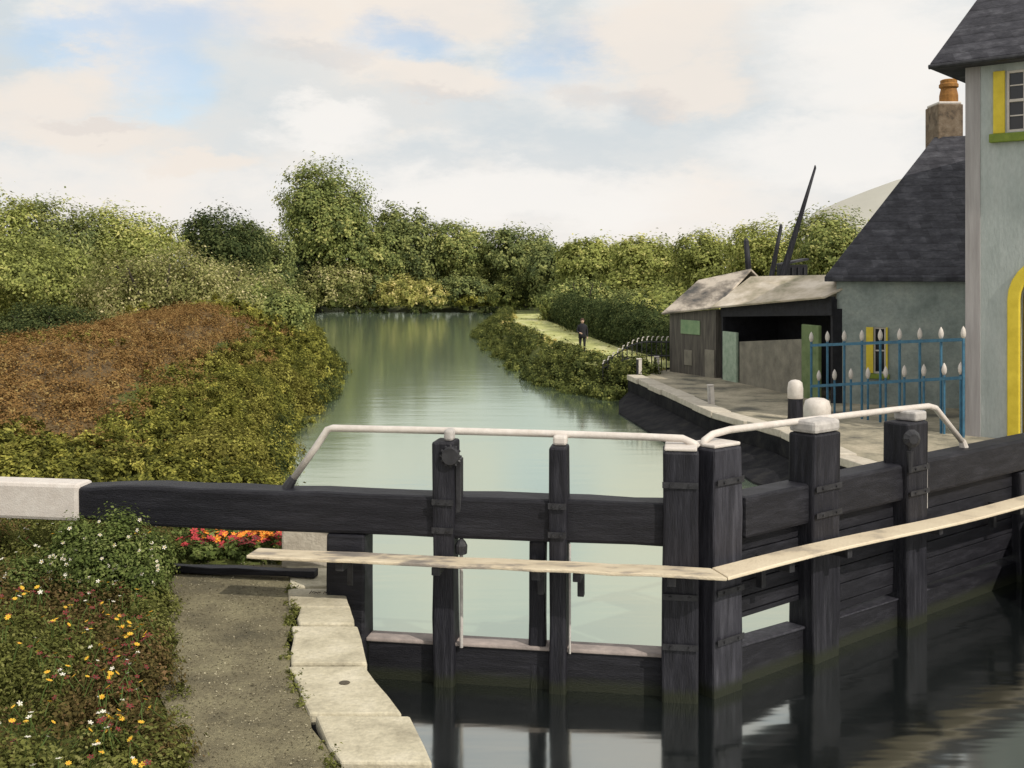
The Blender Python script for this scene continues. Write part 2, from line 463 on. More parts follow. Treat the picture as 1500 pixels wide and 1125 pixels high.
# ------------------------------------------------------------------ the land
LY = [(-6, 2.2), (5, .15), (8.87, -.72), (9.9, -1.02), (11.1, -1.52), (12.6, -1.84), (13.7, -2.12), (16.1, -2.65), (18, -3.1), (20, -3.9), (25.9, -5.65), (34, -7.1), (44.7, -7.45), (55, -8.6), (80, -14), (110, -20), (134, -24.6), (150, -27)]
RY = [(-6, 8.5), (18.3, 8.42), (24, 7.0), (27.7, 6.8), (31.4, 5.76), (42.9, 4.53), (43.6, 3.9), (48, 2.0), (57, .36), (76, -1.8), (89, -2.5), (115, -2.0), (125, 0), (134, 5), (150, 12)]


def Lx(y): return np.interp(y, [a for a, b in LY], [b for a, b in LY])
def Rx(y): return np.interp(y, [a for a, b in RY], [b for a, b in RY])


def sm(a, b, x):
    t = np.clip((x - a) / (b - a), 0, 1)
    return t * t * (3 - 2 * t)


def lump(x, y, s, ph=0.):
    return (np.sin(x / s + ph) * np.cos(y / s * 1.13 + 1.7 * ph) + .5 * np.sin(x / s * 2.1 + y / s * 1.7 + ph)) / 1.5


def mound(x, y):
    s = Lx(y) - x
    g = 2.35 * np.exp(-((y - 50) / 17) ** 2) * sm(.6, 6.5, s) * np.exp(-(np.maximum(0, s - 6.5) / 5.0) ** 2)
    g += 1.25 * np.exp(-((y - 30) / 9) ** 2) * sm(.8, 7, s) * np.exp(-(np.maximum(0, s - 8) / 7) ** 2)
    return g


def land(x, y):
    x = np.asarray(x, float); y = np.asarray(y, float)
    e = np.minimum(np.minimum(x - Lx(y), Rx(y) - x), 136 - y)
    left = (x - Lx(y)) < (Rx(y) - x)
    hard = np.where(left, y < 18.3, y < 43.2)
    t = np.where(hard, np.where(left, sm(1.05, .4, -e), sm(.62, .28, -e)), sm(1.5, -.5, -e))
    z = .98 * (1 - t) - 1.5 * t
    z = z + np.where((y > 19) & (x < Lx(y)), mound(x, y), 0)
    z = z + np.where((y > 19) & (x < Lx(y) - 2), .07 * lump(x, y, 1.3), 0)
    z = z + np.where(y > 138, np.minimum((y - 138) * .012, 3), 0)
    return z


def axis(lo, hi, a, b, fine):
    v = list(np.arange(a, b + .001, fine))
    s = fine
    while v[-1] < hi: s *= 1.25; v.append(v[-1] + s)
    s = fine
    while v[0] > lo: s *= 1.25; v.insert(0, v[0] - s)
    return np.array(v)


def ground():
    xs = axis(-900, 900, -22, 14, .33); ys = axis(-40, 1700, 2, 64, .4)
    Xg, Yg = np.meshgrid(xs, ys)
    Z = land(Xg, Yg)
    v = np.stack([Xg, Yg, Z], -1).reshape(-1, 3)
    nx, ny = len(xs), len(ys)
    i = (np.arange(ny - 1)[:, None] * nx + np.arange(nx - 1)[None]).ravel()
    f = np.stack([i, i + 1, i + nx + 1, i + nx], 1)
    me = bpy.data.meshes.new('ground')
    me.from_pydata(v.tolist(), [], f.tolist())
    cx, cy = v[f].mean(1)[:, 0], v[f].mean(1)[:, 1]
    s = Lx(cy) - cx
    me.polygons.foreach_set('material_index', ((s > 4) & (s < 24) & (cy > 21) & (cy < 66)).astype(np.int32))
    o = link('ground', me, [M['grass'], M['mound']], smooth=True)
    tag(o, kind='structure')


ground()
GL = [(-6, 14.37), (-2.03, 13.72), (2.0, 13.05), (2.34, 13.12), (8.55, 18.25), (16, 24.4)]
o = MB().add([(-60, 14.37, 0)] + [(x, y, 0) for x, y in GL] + [(16, 140, 0), (-60, 140, 0)], [tuple(range(len(GL) + 3))]).build('water', M['water'])
if o.data.polygons[0].normal.z < 0: o.data.flip_normals()
tag(o, kind='structure')
o = MB().add([(-60, -30, 0), (16, -30, 0)] + [(x, y, 0) for x, y in GL[::-1]] + [(-60, 14.37, 0)], [tuple(range(len(GL) + 3))]).build('lock_water', M['water_dark'])
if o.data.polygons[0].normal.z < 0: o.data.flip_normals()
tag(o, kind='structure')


def sheet(name, pts, mat, z):
    o = MB().add([(x, y, z) for x, y in pts], [tuple(range(len(pts)))]).build(name, mat)
    if o.data.polygons[0].normal.z < 0: o.data.flip_normals()
    tag(o, kind='structure')
    return o


# stone edge between path and coping, back edge of the coping stones on the left
CB = [(3, .55), (6, -.35), (8.0, -1.10), (8.87, -1.38), (9.9, -1.80), (10.1, -1.86), (11.13, -2.22), (12.37, -2.47), (13.05, -2.58), (13.9, -2.78), (14.8, -3.0), (16.4, -3.3), (18.2, -3.75)]
def CBx(y): return float(np.interp(y, [a for a, b in CB], [b for a, b in CB]))
PE = [(2, -.6), (8, -2.42), (8.87, -2.72), (11, -3.45), (14.3, -4.52), (15.4, -4.8)]
def PEx(y): return float(np.interp(y, [a for a, b in PE], [b for a, b in PE]))
ysq = [2 + .45 * i for i in range(30)]
pp = [(CBx(y) - .03 + .035 * math.sin(y * 5.1) + .02 * math.sin(y * 13), y) for y in ysq] + [(PEx(y) + .10 * math.sin(y * 2.3) + .05 * math.sin(y * 7), y) for y in reversed(ysq)]
sheet('path', pp, M['path'], 1.0)
# far side: beaten earth by the lock and the sunlit grass path beyond
rs = [(float(Rx(y)) + .5, y) for y in (3, 10, 18.3, 24, 27.7, 31.4, 37, 42.9)]
sheet('lockside', rs + [(5.0, 45.5), (8.2, 47), (14, 44), (22, 34), (26, 3)], M['lockside'], .992)
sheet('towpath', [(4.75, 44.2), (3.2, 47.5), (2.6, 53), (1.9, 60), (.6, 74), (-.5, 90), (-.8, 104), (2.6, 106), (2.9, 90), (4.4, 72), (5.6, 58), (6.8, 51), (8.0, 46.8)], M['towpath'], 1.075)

# far hill
def hill():
    v, f = [], []
    n = 24
    prof = [(0, 0), (.12, .18), (.3, .46), (.45, .62), (.6, .80), (.75, .90), (.9, .99), (1, 1)]
    xs = np.linspace(0, 1, n)
    for j, yy in enumerate((760, 900, 1080)):
        for i, t in enumerate(xs):
            X = 225 + t * 520
            h = np.interp(t, [0, .03, .1, .17, .3, .6, 1], [30, 50, 66, 82, 98, 120, 125]) + 1.5 * math.sin(t * 23)
            v.append((X, yy, 1.5 if j != 1 else h))
    for j in range(2):
        for i in range(n - 1):
            a = j * n + i
            f.append((a, a + 1, a + n + 1, a + n))
    o = MB().add(v, f).build('hill', M['hill'], smooth=True)
    tag(o, kind='structure')
hill()


# ------------------------------------------------------------------ lock walls
def wall(name, ys, fx, side, label, seams, cbx, mat_stone):
    root = thing(name, (float(fx(ys[0])), ys[0], 0), label, 'lock wall')
    # masonry body: the strip between the face and 0.55 m behind it
    rings = []
    for y in ys:
        x = float(fx(y))
        rings.append([(x, y, -1.6), (x, y, .84), (x + side * .55, y, .84), (x + side * .55, y, -1.6)])
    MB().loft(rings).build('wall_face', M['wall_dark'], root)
    for i in range(len(seams) - 1):
        a, b = seams[i] + .038, seams[i + 1] - .038
        n = 4
        lo, hi = [], []
        jog = random.uniform(-.045, .045)
        fr = [(float(fx(y)) - side * (.05 + jog) + random.uniform(-.01, .01), y) for y in np.linspace(a, b, n)]
        jog = random.uniform(-.06, .06)
        bk = [(cbx(y) + jog + random.uniform(-.02, .02), y + random.uniform(-.01, .01)) for y in np.linspace(b, a, n)]
        ring = fr + bk
        if side > 0: ring = ring[::-1]
        z1 = 1.035 + random.uniform(-.012, .012)
        MB().hexa([(x, y, .843) for x, y in ring[::-1]], [(x, y, z1) for x, y in ring[::-1]]).build('coping_stone', mat_stone, root, bevel=.025)
    return root


bed = MB()
yy = [3 + .4 * i for i in range(39)]
bed.loft([[(float(Lx(y)) - .02, y, .6), (CBx(y) - .10, y, .6), (CBx(y) - .10, y, .93), (float(Lx(y)) - .02, y, .93)] for y in yy])
lw = wall('lock_wall', [2, 5, 8.87, 9.9, 11.1, 12.6, 13.7, 16.1, 18.3], Lx, -1, 'near lock wall with big cream coping stones beside the gritty path',
     [3, 4.6, 6.2, 7.6, 8.85, 9.86, 11.13, 12.37, 13.05, 13.9, 14.85, 16.0, 17.2, 18.2], CBx, M['stone'])
rw = wall('lock_wall', [2, 8, 14, 18.3, 21, 24, 27.7, 31.4, 35, 39, 42.9], Rx, 1, 'dark far lock wall with a pale edge running toward the sheds',
     [4, 6, 8, 10, 12, 14, 16, 18.3, 20.2, 22.1, 24, 25.8, 27.7, 29.5, 31.4, 33.4, 35.4, 37.4, 39.2, 41, 42.8], lambda y: float(Rx(y)) + .55, M['stone_pale'])
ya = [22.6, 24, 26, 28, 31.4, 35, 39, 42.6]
MB().loft([[(float(Rx(y)) - (1.25 if 24 < y < 42 else .5), y, -.4), (float(Rx(y)) - (1.15 if 24 < y < 42 else .4), y, .05), (float(Rx(y)) - .02, y, .42), (float(Rx(y)) - .02, y, -.4)] for y in ya]).build('reflection_wedge', M['wall_dark'], rw)  # dark wedge added for the wall's reflection in the water
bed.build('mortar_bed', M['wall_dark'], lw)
# faint scratched scrawl on one coping stone, and a small chipped hole on another
sc = MB()
x = -2.50
for i, (w, h) in enumerate([(.045, .07), (.03, .04), (.03, .05), (.02, 0), (.035, .05), (.03, .035), (.025, .06), (.03, .035), (.03, .06), (.03, .03)]):
    if h:
        y0 = 13.55
        sc.tube([(x, y0, 1.046), (x + w * .2, y0 + h * 1.5, 1.048), (x + w * .6, y0 + h * .4, 1.048), (x + w, y0 + h * 1.2, 1.046)], .006, 4)
    x += w + .012
sc.build('scratched_scrawl', M['scratch'], lw)
sc = MB()
sc.lathe((-1.62, 10.62, 1.028), [(.05, 0), (.055, .012), (.03, .018)], 9)
sc.build('chipped_hole', M['scratch'], lw)

# ------------------------------------------------------------------ lock gates
class Gate:
    def __init__(s, h, m, flip=1):
        s.h, s.m = Vector((*h, 0)), Vector((*m, 0))
        s.u = (s.m - s.h); s.L = s.u.length; s.u.normalize()
        s.n = Vector((s.u.y, -s.u.x, 0)) * flip       # toward the camera
        if s.n.y > 0: s.n = -s.n
    def p(s, t, off, z):
        return s.h + s.u * t + s.n * off + Vector((0, 0, z))
    def tpx(s, x):
        """distance along the gate that shows at photo column x"""
        k = (x - 750) / F
        return (k * s.h.y - s.h.x) / (s.u.x - k * s.u.y)
    def block(s, mb, t0, t1, o0, o1, z0, z1, z0b=None, z1b=None):
        z0b = z0 if z0b is None else z0b; z1b = z1 if z1b is None else z1b
        b = [s.p(t0, o0, z0), s.p(t1, o0, z0b), s.p(t1, o1, z0b), s.p(t0, o1, z0)]
        t = [s.p(t0, o0, z1), s.p(t1, o0, z1b), s.p(t1, o1, z1b), s.p(t0, o1, z1)]
        mb.hexa(b, t); return mb


ZB0, ZB1, ZS = 1.78, 2.29, .46


def post(G, root, x0, x1, z0, z1, name='frame_post', o0=-.12, o1=.3, mat='black_post', cap=None):
    t0, t1 = G.tpx(x0), G.tpx(x1)
    pr = []
    n = 5
    for i in range(n + 1):
        z = z0 + (z1 - z0) * i / n
        j = lambda: random.uniform(-.012, .012)
        pr.append([G.p(t0 + j(), o0 + j(), z), G.p(t1 + j(), o0 + j(), z), G.p(t1 + j(), o1 + j(), z), G.p(t0 + j(), o1 + j(), z)])
    o = MB().loft(pr).build(name, M[mat], root, bevel=.03)
    if cap:
        G.block(MB(), t0 - .01, t1 + .01, o0 - .01, o1 + .01, z1 + .003, z1 + .17).build('post_cap', M[cap], root, bevel=.05)
    return o


# --- near-side leaf
G1 = Gate((-2.03, 13.72), (2.0, 13.05))
g1 = thing('lock_gate', (-2.03, 13.72, 0), 'black lock gate leaf whose balance beam ends in white over the flower bed', 'lock gate')
tw = G1.tpx(122)
b = MB()
te = G1.L
rings = []
for i in range(15):
    t = tw + (te - tw) * i / 14
    j = lambda: random.uniform(-.012, .012)
    k = .05 if i == 0 else 0
    rings.append([G1.p(t + j(), -.22 + k + j(), ZB0 + k + j()), G1.p(t + j(), .2 - k + j(), ZB0 + k + j()), G1.p(t + j(), .2 - k + j(), ZB1 - k + j()), G1.p(t + j(), -.22 + k + j(), ZB1 - k + j())])
b.loft(rings).build('balance_beam', M['black'], g1, bevel=.045)
G1.block(MB(), tw - 2.9, tw + .03, -.20, .18, ZB0 + .015, ZB1 - .01).build('white_beam_end', M['white'], g1, bevel=.05)
post(G1, g1, 484, 541, -1.0, ZB0 - .003, 'heel_post', -.2, .2, 'black')
post(G1, g1, 641, 671, -.6, 2.96, 'frame_post', -.1, .27, 'black_post')
post(G1, g1, 776, 800, -.6, ZB0 - .003, 'frame_post', -.12, .12)
post(G1, g1, 808, 833, -.6, 2.93, 'frame_post', -.1, .26)
post(G1, g1, 971, 1023, -1.0, 2.92, 'mitre_post', -.24, .30)
G1.block(MB(), G1.tpx(545), te, -.11, .12, -1.2, ZS).build('planking', M['black'], g1)
G1.block(MB(), G1.tpx(541), te, -.14, .15, ZS + .002, ZS + .05).build('planking_cap', M['sill'], g1, bevel=.015)
# paddle gear on the first post and its pale rod
pg = MB()
tg = G1.tpx(668)
pg.lathe((0, 0, 0), [(.001, -.05), (.10, -.05), (.115, 0), (.10, .05), (.001, .05)], 14)
rot = []
for v in pg.v:
    q = G1.p(tg, .30, 2.80) + G1.u * v[0] + Vector((0, 0, 1)) * v[1] + G1.n * v[2]
    rot.append(tuple(q))
pg.v = rot
for k in range(12):
    a = 2 * math.pi * k / 12
    pg.tube([G1.p(tg + .10 * math.cos(a), .30, 2.80 + .10 * math.sin(a)), G1.p(tg + .135 * math.cos(a), .30, 2.80 + .135 * math.sin(a))], [.022, .012], 5)
pg.build('paddle_gear', M['iron'], g1)
G1.block(MB(), G1.tpx(672) + .0, G1.tpx(672) + .07, .05, .2, 1.9, 2.75).build('gear_rack', M['iron'], g1, bevel=.01)
G1.block(MB(), G1.tpx(655), G1.tpx(668), .02, .2, 2.96, 3.10).build('post_cap', M['greycap'], g1, bevel=.03)
G1.block(MB(), G1.tpx(812), G1.tpx(832), -.02, .16, 2.933, 3.05).build('post_cap', M['white'], g1, bevel=.03)
MB().tube([G1.p(G1.tpx(680), .17, 1.72), G1.p(G1.tpx(680), .17, ZS)], .022, 8).build('rod_and_highlight', M['greycap'], g1)
MB().lathe(G1.p(G1.tpx(680), .17, 1.58), [(.02, 0), (.07, .02), (.075, .12), (.05, .17), (.02, .2)], 10).build('rod_knob', M['iron'], g1)
MB().tube([G1.p(G1.tpx(837), .17, 1.77), G1.p(G1.tpx(837), .17, ZS)], .014, 8).build('rod_and_highlight', M['greycap'], g1)
def meet(a, u, b, v):
    """distance along u from a to where it crosses the line b + v"""
    det = u.x * -v.y + v.x * u.y
    return ((b.x - a.x) * -v.y + v.x * (b.y - a.y)) / det
G2 = Gate((8.55, 18.25), (2.34, 13.12))
JT = [meet(G1.p(0, o, 0), G1.u, G2.p(0, o, 0), G2.u) for o in (.32, .70)]
JT2 = [meet(G2.p(0, o, 0), G2.u, G1.p(0, o, 0), G1.u) for o in (.32, .70)]
# walkway plank with brackets
wk = MB()
rings = []
for i in range(13):
    t = G1.tpx(393) + (min(JT) - G1.tpx(393)) * i / 12.6
    zz = 1.60 + random.uniform(-.006, .006)
    ta, tb_ = (JT[0] - .006, JT[1] - .006) if i == 12 else (t, t)
    ww = .70 if i == 12 else .70 + random.uniform(-.01, .01)
    rings.append([G1.p(ta, .32, zz - .042), G1.p(tb_, ww, zz - .042), G1.p(tb_, ww, zz), G1.p(ta, .32, zz)])
wk.loft(rings).build('walkway', M['plank'], g1, bevel=.012)
for xx in (520, 655, 795, 853, 985):
    t = G1.tpx(xx)
    br = MB()
    G1.block(br, t - .05, t + .05, .1, .62, 1.44, 1.537)
    G1.block(br, t - .04, t + .04, .1, .2, 1.15, 1.44)
    br.build('walkway_bracket', M['iron'], g1, bevel=.01)
# hand rail
za = 3.05
MB().tube([G1.p(G1.tpx(428), -.05, 2.40), G1.p(G1.tpx(462), -.05, 2.82), G1.p(G1.tpx(478), -.05, 3.03), G1.p(G1.tpx(486), -.05, za), G1.p(G1.tpx(640), -.02, za + .005),
           G1.p(G1.tpx(800), -.02, za), G1.p(G1.tpx(940), -.02, 3.04), G1.p(G1.tpx(1000), -.02, 3.03), G1.p(G1.tpx(1017), -.02, 2.97), G1.p(G1.tpx(1022), -.02, 2.93)],
          [.045] * 10, 8).build('handrail', M['white'], g1, smooth=True)
MB().tube([G1.p(G1.tpx(418), -.05, 2.27), G1.p(G1.tpx(428), -.05, 2.41)], [.075, .055], 8).build('rail_foot', M['iron'], g1)
G1.block(MB(), G1.tpx(974), G1.tpx(1021), -.22, .28, 2.923, 2.965).build('post_cap', M['white'], g1, bevel=.015)

def straps(G, root, xs, zs_, off):
    for (xa, xb) in xs:
        for z in zs_:
            bo = G.block(MB(), G.tpx(xa) - .03, G.tpx(xb) + .03, off, off + .012, z, z + .07)
            for f in (.2, .8):
                c = G.p(G.tpx(xa) + (G.tpx(xb) - G.tpx(xa)) * f, off + .006, z + .035)
                bo.tube([c, c + G.n * .026], [.02, .015], 6)
            bo.build('iron_strap', M['iron'], root)
straps(G1, g1, [(975, 1019)], (2.5, 1.2, .62), .315)
straps(G1, g1, [(644, 668), (811, 830)], (2.2, 1.86), .285)
# --- far-side leaf
G2 = Gate((8.55, 18.25), (2.34, 13.12))
g2 = thing('lock_gate', (8.55, 18.25, 0), 'black lock gate leaf running back toward the yellow trimmed house', 'lock gate')
te = G2.L
def T2(x): return G2.tpx(x)
G2.block(MB(), T2(1072) - .02, -1.6, -.2, .2, ZB0, ZB1, ZB0 + .02, ZB1 + .02).build('balance_beam', M['black'], g2, bevel=.045)
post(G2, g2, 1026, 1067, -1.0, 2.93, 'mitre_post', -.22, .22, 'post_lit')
post(G2, g2, 1166, 1205, -.6, 2.93, 'frame_post', -.12, .28, 'black_post', 'greycap')
post(G2, g2, 1304, 1334, -.6, 2.88, 'frame_post', -.12, .28)
post(G2, g2, 1478, 1530, -1.0, ZB0 - .003, 'heel_post', -.2, .2)
G2.block(MB(), T2(1067), -.3, -.11, .12, -1.2, ZS, -1.2, .3).build('planking', M['black'], g2)
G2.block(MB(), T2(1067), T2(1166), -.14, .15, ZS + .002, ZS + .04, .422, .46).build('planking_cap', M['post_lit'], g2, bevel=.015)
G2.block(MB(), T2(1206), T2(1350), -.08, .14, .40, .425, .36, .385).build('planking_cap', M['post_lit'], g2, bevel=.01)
pk = MB()
for xa, xb, z0, z1 in ((1067, 1166, .66, 1.776), (1206, 1304, .34, 1.776), (1335, 1478, .30, 1.776)):
    t0, t1 = T2(xa), T2(xb)
    n = 6 if z0 < 1 else 3
    for k in range(n):
        a0, a1 = z0 + (z1 - z0) * k / n + .006, z0 + (z1 - z0) * (k + 1) / n - .006
        G2.block(pk, t0 + .002, t1 - .002, -.07, .05 + random.uniform(-.01, .01), max(a0, z0 + .12 if k == 0 and n > 1 else a0), a1)
pk.build('dark_fill_boards', M['black'], g2, bevel=.008)  # boards added where dark reflections would show through the frame
rings = []
tm = min(JT2) - .05
for i in range(15):
    f = i / 14
    t = tm + (-1.6 - tm) * f
    zz = 1.60 - .20 * f + .02 * math.sin(f * 9)
    w = .10 if i == 0 else 0
    ta, tb_ = (JT2[0] - .006, JT2[1] - .006) if i == 0 else (t, t)
    rings.append([G2.p(ta, .32, zz - .042), G2.p(tb_, .70, zz - .042), G2.p(tb_, .70, zz), G2.p(ta, .32, zz)])
MB().loft(rings).build('walkway', M['plank_pale'], g2, bevel=.012)
for xx in (1100, 1185, 1320, 1440):
    t = T2(xx); br = MB()
    zz = 1.60 - .20 * (tm - t) / (tm + 1.6)
    G2.block(br, t - .05, t + .05, .1, .62, zz - .17, zz - .0425)
    G2.block(br, t - .04, t + .04, .1, .2, zz - .45, zz - .17)
    br.build('walkway_bracket', M['iron'], g2, bevel=.01)
MB().tube([G2.p(T2(1030), -.02, 2.94), G2.p(T2(1034), -.02, 3.0), G2.p(T2(1046), -.02, 3.06), G2.p(T2(1070), -.02, 3.085), G2.p(T2(1165), -.02, 3.07), G2.p(T2(1310), -.02, 3.04),
           G2.p(T2(1362), -.02, 3.02), G2.p(T2(1372), -.02, 2.98), G2.p(T2(1411), -.02, 2.40)], .045, 8).build('handrail', M['white'], g2, smooth=True)
MB().tube([G2.p(T2(1411), -.02, 2.41), G2.p(T2(1414), -.02, 2.29)], [.055, .07], 8).build('rail_foot', M['white'], g2)
G2.block(MB(), T2(1217), T2(1208), -.08, .0, ZB1 + .015, 3.03).build('white_upright', M['white'], g2, bevel=.01)  # white upright added for a pale vertical line beside the post
G2.block(MB(), T2(1066), T2(1028), -.2, .2, 2.933, 2.975).build('post_cap', M['white'], g2, bevel=.015)
G2.block(MB(), T2(1335), T2(1318), -.10, .25, 2.883, 3.02).build('post_cap', M['greycap'], g2, bevel=.03)
MB().tube([G2.p(T2(1208), .2, 2.45), G2.p(T2(1208), .2, 1.65)], .016, 8).build('rod_and_highlight', M['greycap'], g2)  # pale rod added for the highlight along the post edge
MB().tube([G2.p(T2(1339), .2, 2.25), G2.p(T2(1339), .2, 1.6)], .014, 8).build('rod_and_highlight', M['greycap'], g2)
pg = MB()
pg.tube([G2.p(T2(1307), .26, 2.66), G2.p(T2(1305), .33, 2.68), G2.p(T2(1303), .38, 2.68)], [.10, .13, .07], 10)
pg.tube([G2.p(T2(1305), .30, 2.5), G2.p(T2(1305), .30, 2.2)], [.05, .03], 8)
pg.build('paddle_gear', M['iron'], g2)

straps(G2, g2, [(1064, 1030)], (2.5, 1.2, .62), .24)
straps(G2, g2, [(1202, 1169), (1331, 1307)], (2.2, 1.86), .30)
# ------------------------------------------------------------------ stone block by the heel post
sb = thing('stone_block', (-2.82, 15.1, 1.0), 'pale square stone block behind the gate beside the red flower bed', 'stone block')
MB().box((-2.80, 15.15, .98), .66, .5, .62).build('block_body', M['stone_pale'], sb, bevel=.03)
MB().box((-2.80, 15.15, 1.602), .70, .54, .07).build('block_top', M['stone_pale'], sb, bevel=.02)
tb = MB().bar((-5.4, 14.83, 1.045), (-2.55, 14.30, 1.09), .16, .09, 8, .012).build('timber_shadow_strip', M['black'], bevel=.012)  # black strip serves as timber edging and as the beam's cast shadow
tag(tb, 'low dark strip for timber edging and beam shadow across the path end by the coping', 'timber')

# ------------------------------------------------------------------ bollards
def bollard(x, d, r, h, caph, label, group='mooring bollards along the far lock wall', square=False):
    X = GX(x, d)
    o = thing('mooring_bollard' if not square else 'mooring_post', (X, d, .99), label, 'bollard' if not square else 'post', group)
    if square:
        MB().box((X, d, .98), r * 2, r * 2, h).build('post_body', M['greycap'] if caph else M['iron'], o, bevel=.02)
        MB().box((X + r * .35, d - r - .015, 1.03), r * 1.25, .03, h - .06).build('lit_face', M['white'], o, bevel=.005)  # white strip puts the sunlit right side into the colour
        MB().box((X, d, .983 + h), r * 2.1, r * 2.1, .04).build('post_cap', M['white'], o, bevel=.015)
    else:
        MB().lathe((X, d, .98), [(r * 1.06, 0), (r, .1), (r * .97, h - caph)], 18).build('bollard_body', M['black_post'], o, smooth=False)
        MB().lathe((X, d, .98), [(r * .96, h - caph + .002), (r * 1.03, h - caph + .02), (r * 1.03, h - caph * .45), (r * .9, h - caph * .15), (r * .55, h - .02), (.02, h)], 18).build('white_cap', M['white'], o, smooth=True)
    return o


bollard(1165, 29.9, .205, 1.12, .52, 'slimmer tall bollard with white domed cap standing before the shed', )
bollard(1197, 26.2, .31, 1.05, .50, 'stout bollard with wide white cap right behind the gate post')
bollard(936, 43.2, .10, .62, 0, 'small white faced post at the corner of the far lock wall', 'small white faced posts by the water', True)
bollard(962, 44.6, .10, .60, 0, 'small white faced post beside the dark railing and hedge', 'small white faced posts by the water', True)
bollard(1042, 33.3, .09, .60, 1, 'lone leaning white faced post midway along the pale lock edge', 'small white faced posts by the water', True).rotation_euler = (0, R(-3), 0)

# ------------------------------------------------------------------ blue railing
f0, f1 = Vector((8.78, 32.2, 1)), Vector((11.0, 26.75, 1))
fz = thing('iron_fence', f0, 'blue iron railing with white spear tips in front of the grey cottage', 'fence')
def FP(t, z0, z1): return Vector((f0.x + (f1.x - f0.x) * t, f0.y + (f1.y - f0.y) * t, z0 + (z1 - z0) * t))
MB().bar(FP(0, 2.88, 3.38), FP(1, 2.88, 3.38), .07, .08).build('top_rail', M['blue'], fz)
MB().bar(FP(0, 1.68, 2.45), FP(1, 1.68, 2.45), .07, .08).build('lower_rail', M['blue'], fz)
def spear(p, parent):
    MB().lathe(p, [(.03, -.02), (.062, .06), (.068, .13), (.05, .21), (.006, .29)], 8).build('spear_tip', M['white'], parent, smooth=True)
for i in range(9):
    t = i / 8
    b = MB().tube([FP(t, .9, .9), FP(t, 2.99, 3.42)], .036, 6).build('tall_bar', M['blue'], fz)
    spear(FP(t, 2.99, 3.42), b)
for i in range(9):
    t = min(.985, (i + .5) / 8.4)
    b = MB().tube([FP(t, .9, .9), FP(t, 1.85, 2.55)], .032, 6).build('short_bar', M['blue'], fz)
    spear(FP(t, 1.85, 2.55), b)

# ------------------------------------------------------------------ tall house
AF = R(40)
fd, bd = Vector((math.cos(AF), -math.sin(AF), 0)), Vector((math.sin(AF), math.cos(AF), 0))
C0 = Vector((11.22, 27.1, 0))
fc, bc_ = Vector((math.cos(R(24)), -math.sin(R(24)), 0)), Vector((math.sin(R(24)), math.cos(R(24)), 0))
def HP(s, b, z): return C0 + fd * s + bd * b + Vector((0, 0, z))
hs = thing('house', (C0.x, C0.y, 1), 'tall grey green house with yellow arched doorway and shuttered upper window', 'house')
def hblock(mb, s0, s1, b0, b1, z0, z1, Q=HP):
    mb.hexa([Q(s0, b0, z0), Q(s1, b0, z0), Q(s1, b1, z0), Q(s0, b1, z0)], [Q(s0, b0, z1), Q(s1, b0, z1), Q(s1, b1, z1), Q(s0, b1, z1)])
    return mb
def arch_pts(c, r, zs, z0, n=14):
    return [(c - r, z0)] + [(c - r * math.cos(math.pi * i / n), zs + r * math.sin(math.pi * i / n)) for i in range(n + 1)] + [(c + r, z0)]
# front wall with the doorway arch and the window opening cut through (butted pieces), other walls solid
ZE = 10.08
CD, RI, RO, ZSP = 2.05, .80, 1.09, 4.35
w = MB()
WS0, WS1, WZ0, WZ1 = .93, 2.05, 8.40, 9.88
T = .35
hblock(w, 0, 8, T, 8, .5, ZE)                     # body behind the front skin
inner = arch_pts(CD, RI, ZSP, .5)
def skin(poly):
    fr = [HP(s, 0, z) for s, z in poly]; bk = [HP(s, T - .002, z) for s, z in poly]
    w.loft([fr, bk])
skin([(0, .5), (CD - RI, .5), (CD - RI, ZSP), (0, ZSP)])
half = [(s, z) for s, z in inner if s <= CD + 1e-6][1:]
skin([(0, ZSP)] + half + [(CD, 5.9), (0, 5.9)])
half2 = [(s, z) for s, z in inner if s >= CD - 1e-6][:-1]
skin(half2 + [(8, ZSP), (8, 5.9), (CD, 5.9)])
skin([(CD + RI, .5), (8, .5), (8, ZSP), (CD + RI, ZSP)])
skin([(0, 5.9), (8, 5.9), (8, WZ0), (0, WZ0)])
skin([(0, WZ0), (WS0, WZ0), (WS0, WZ1), (0, WZ1)])
skin([(WS1, WZ0), (8, WZ0), (8, WZ1), (WS1, WZ1)])
skin([(0, WZ1), (8, WZ1), (8, ZE), (0, ZE)])
w.build('wall', M['render_green'], hs)
hblock(MB(), -.02, .33, -.025, -.001, .6, ZE - .01).build('corner_quoin', M['quoin'], hs)
# arched surround and door
op = arch_pts(CD, RO, ZSP, .9); ip = arch_pts(CD, RI, ZSP, .9)
a = MB()
rings = [[HP(so, -.07, zo), HP(si, -.07, zi), HP(si, .12, zi), HP(so, .0, zo)] for (so, zo), (si, zi) in zip(op, ip)]
a.loft(rings).build('door_surround', M['yellow'], hs, bevel=.03)
d = MB()
dp = arch_pts(CD, RI - .002, ZSP, .9)
d.loft([[HP(s, .2, z) for s, z in dp], [HP(s, .26, z) for s, z in dp]])
dr = d.build('door', M['door'], hs)
MB().lathe(HP(CD + .5, .15, 2.1), [(.01, 0), (.04, .03), (.01, .08)], 8).build('door_knob', M['iron'], dr)
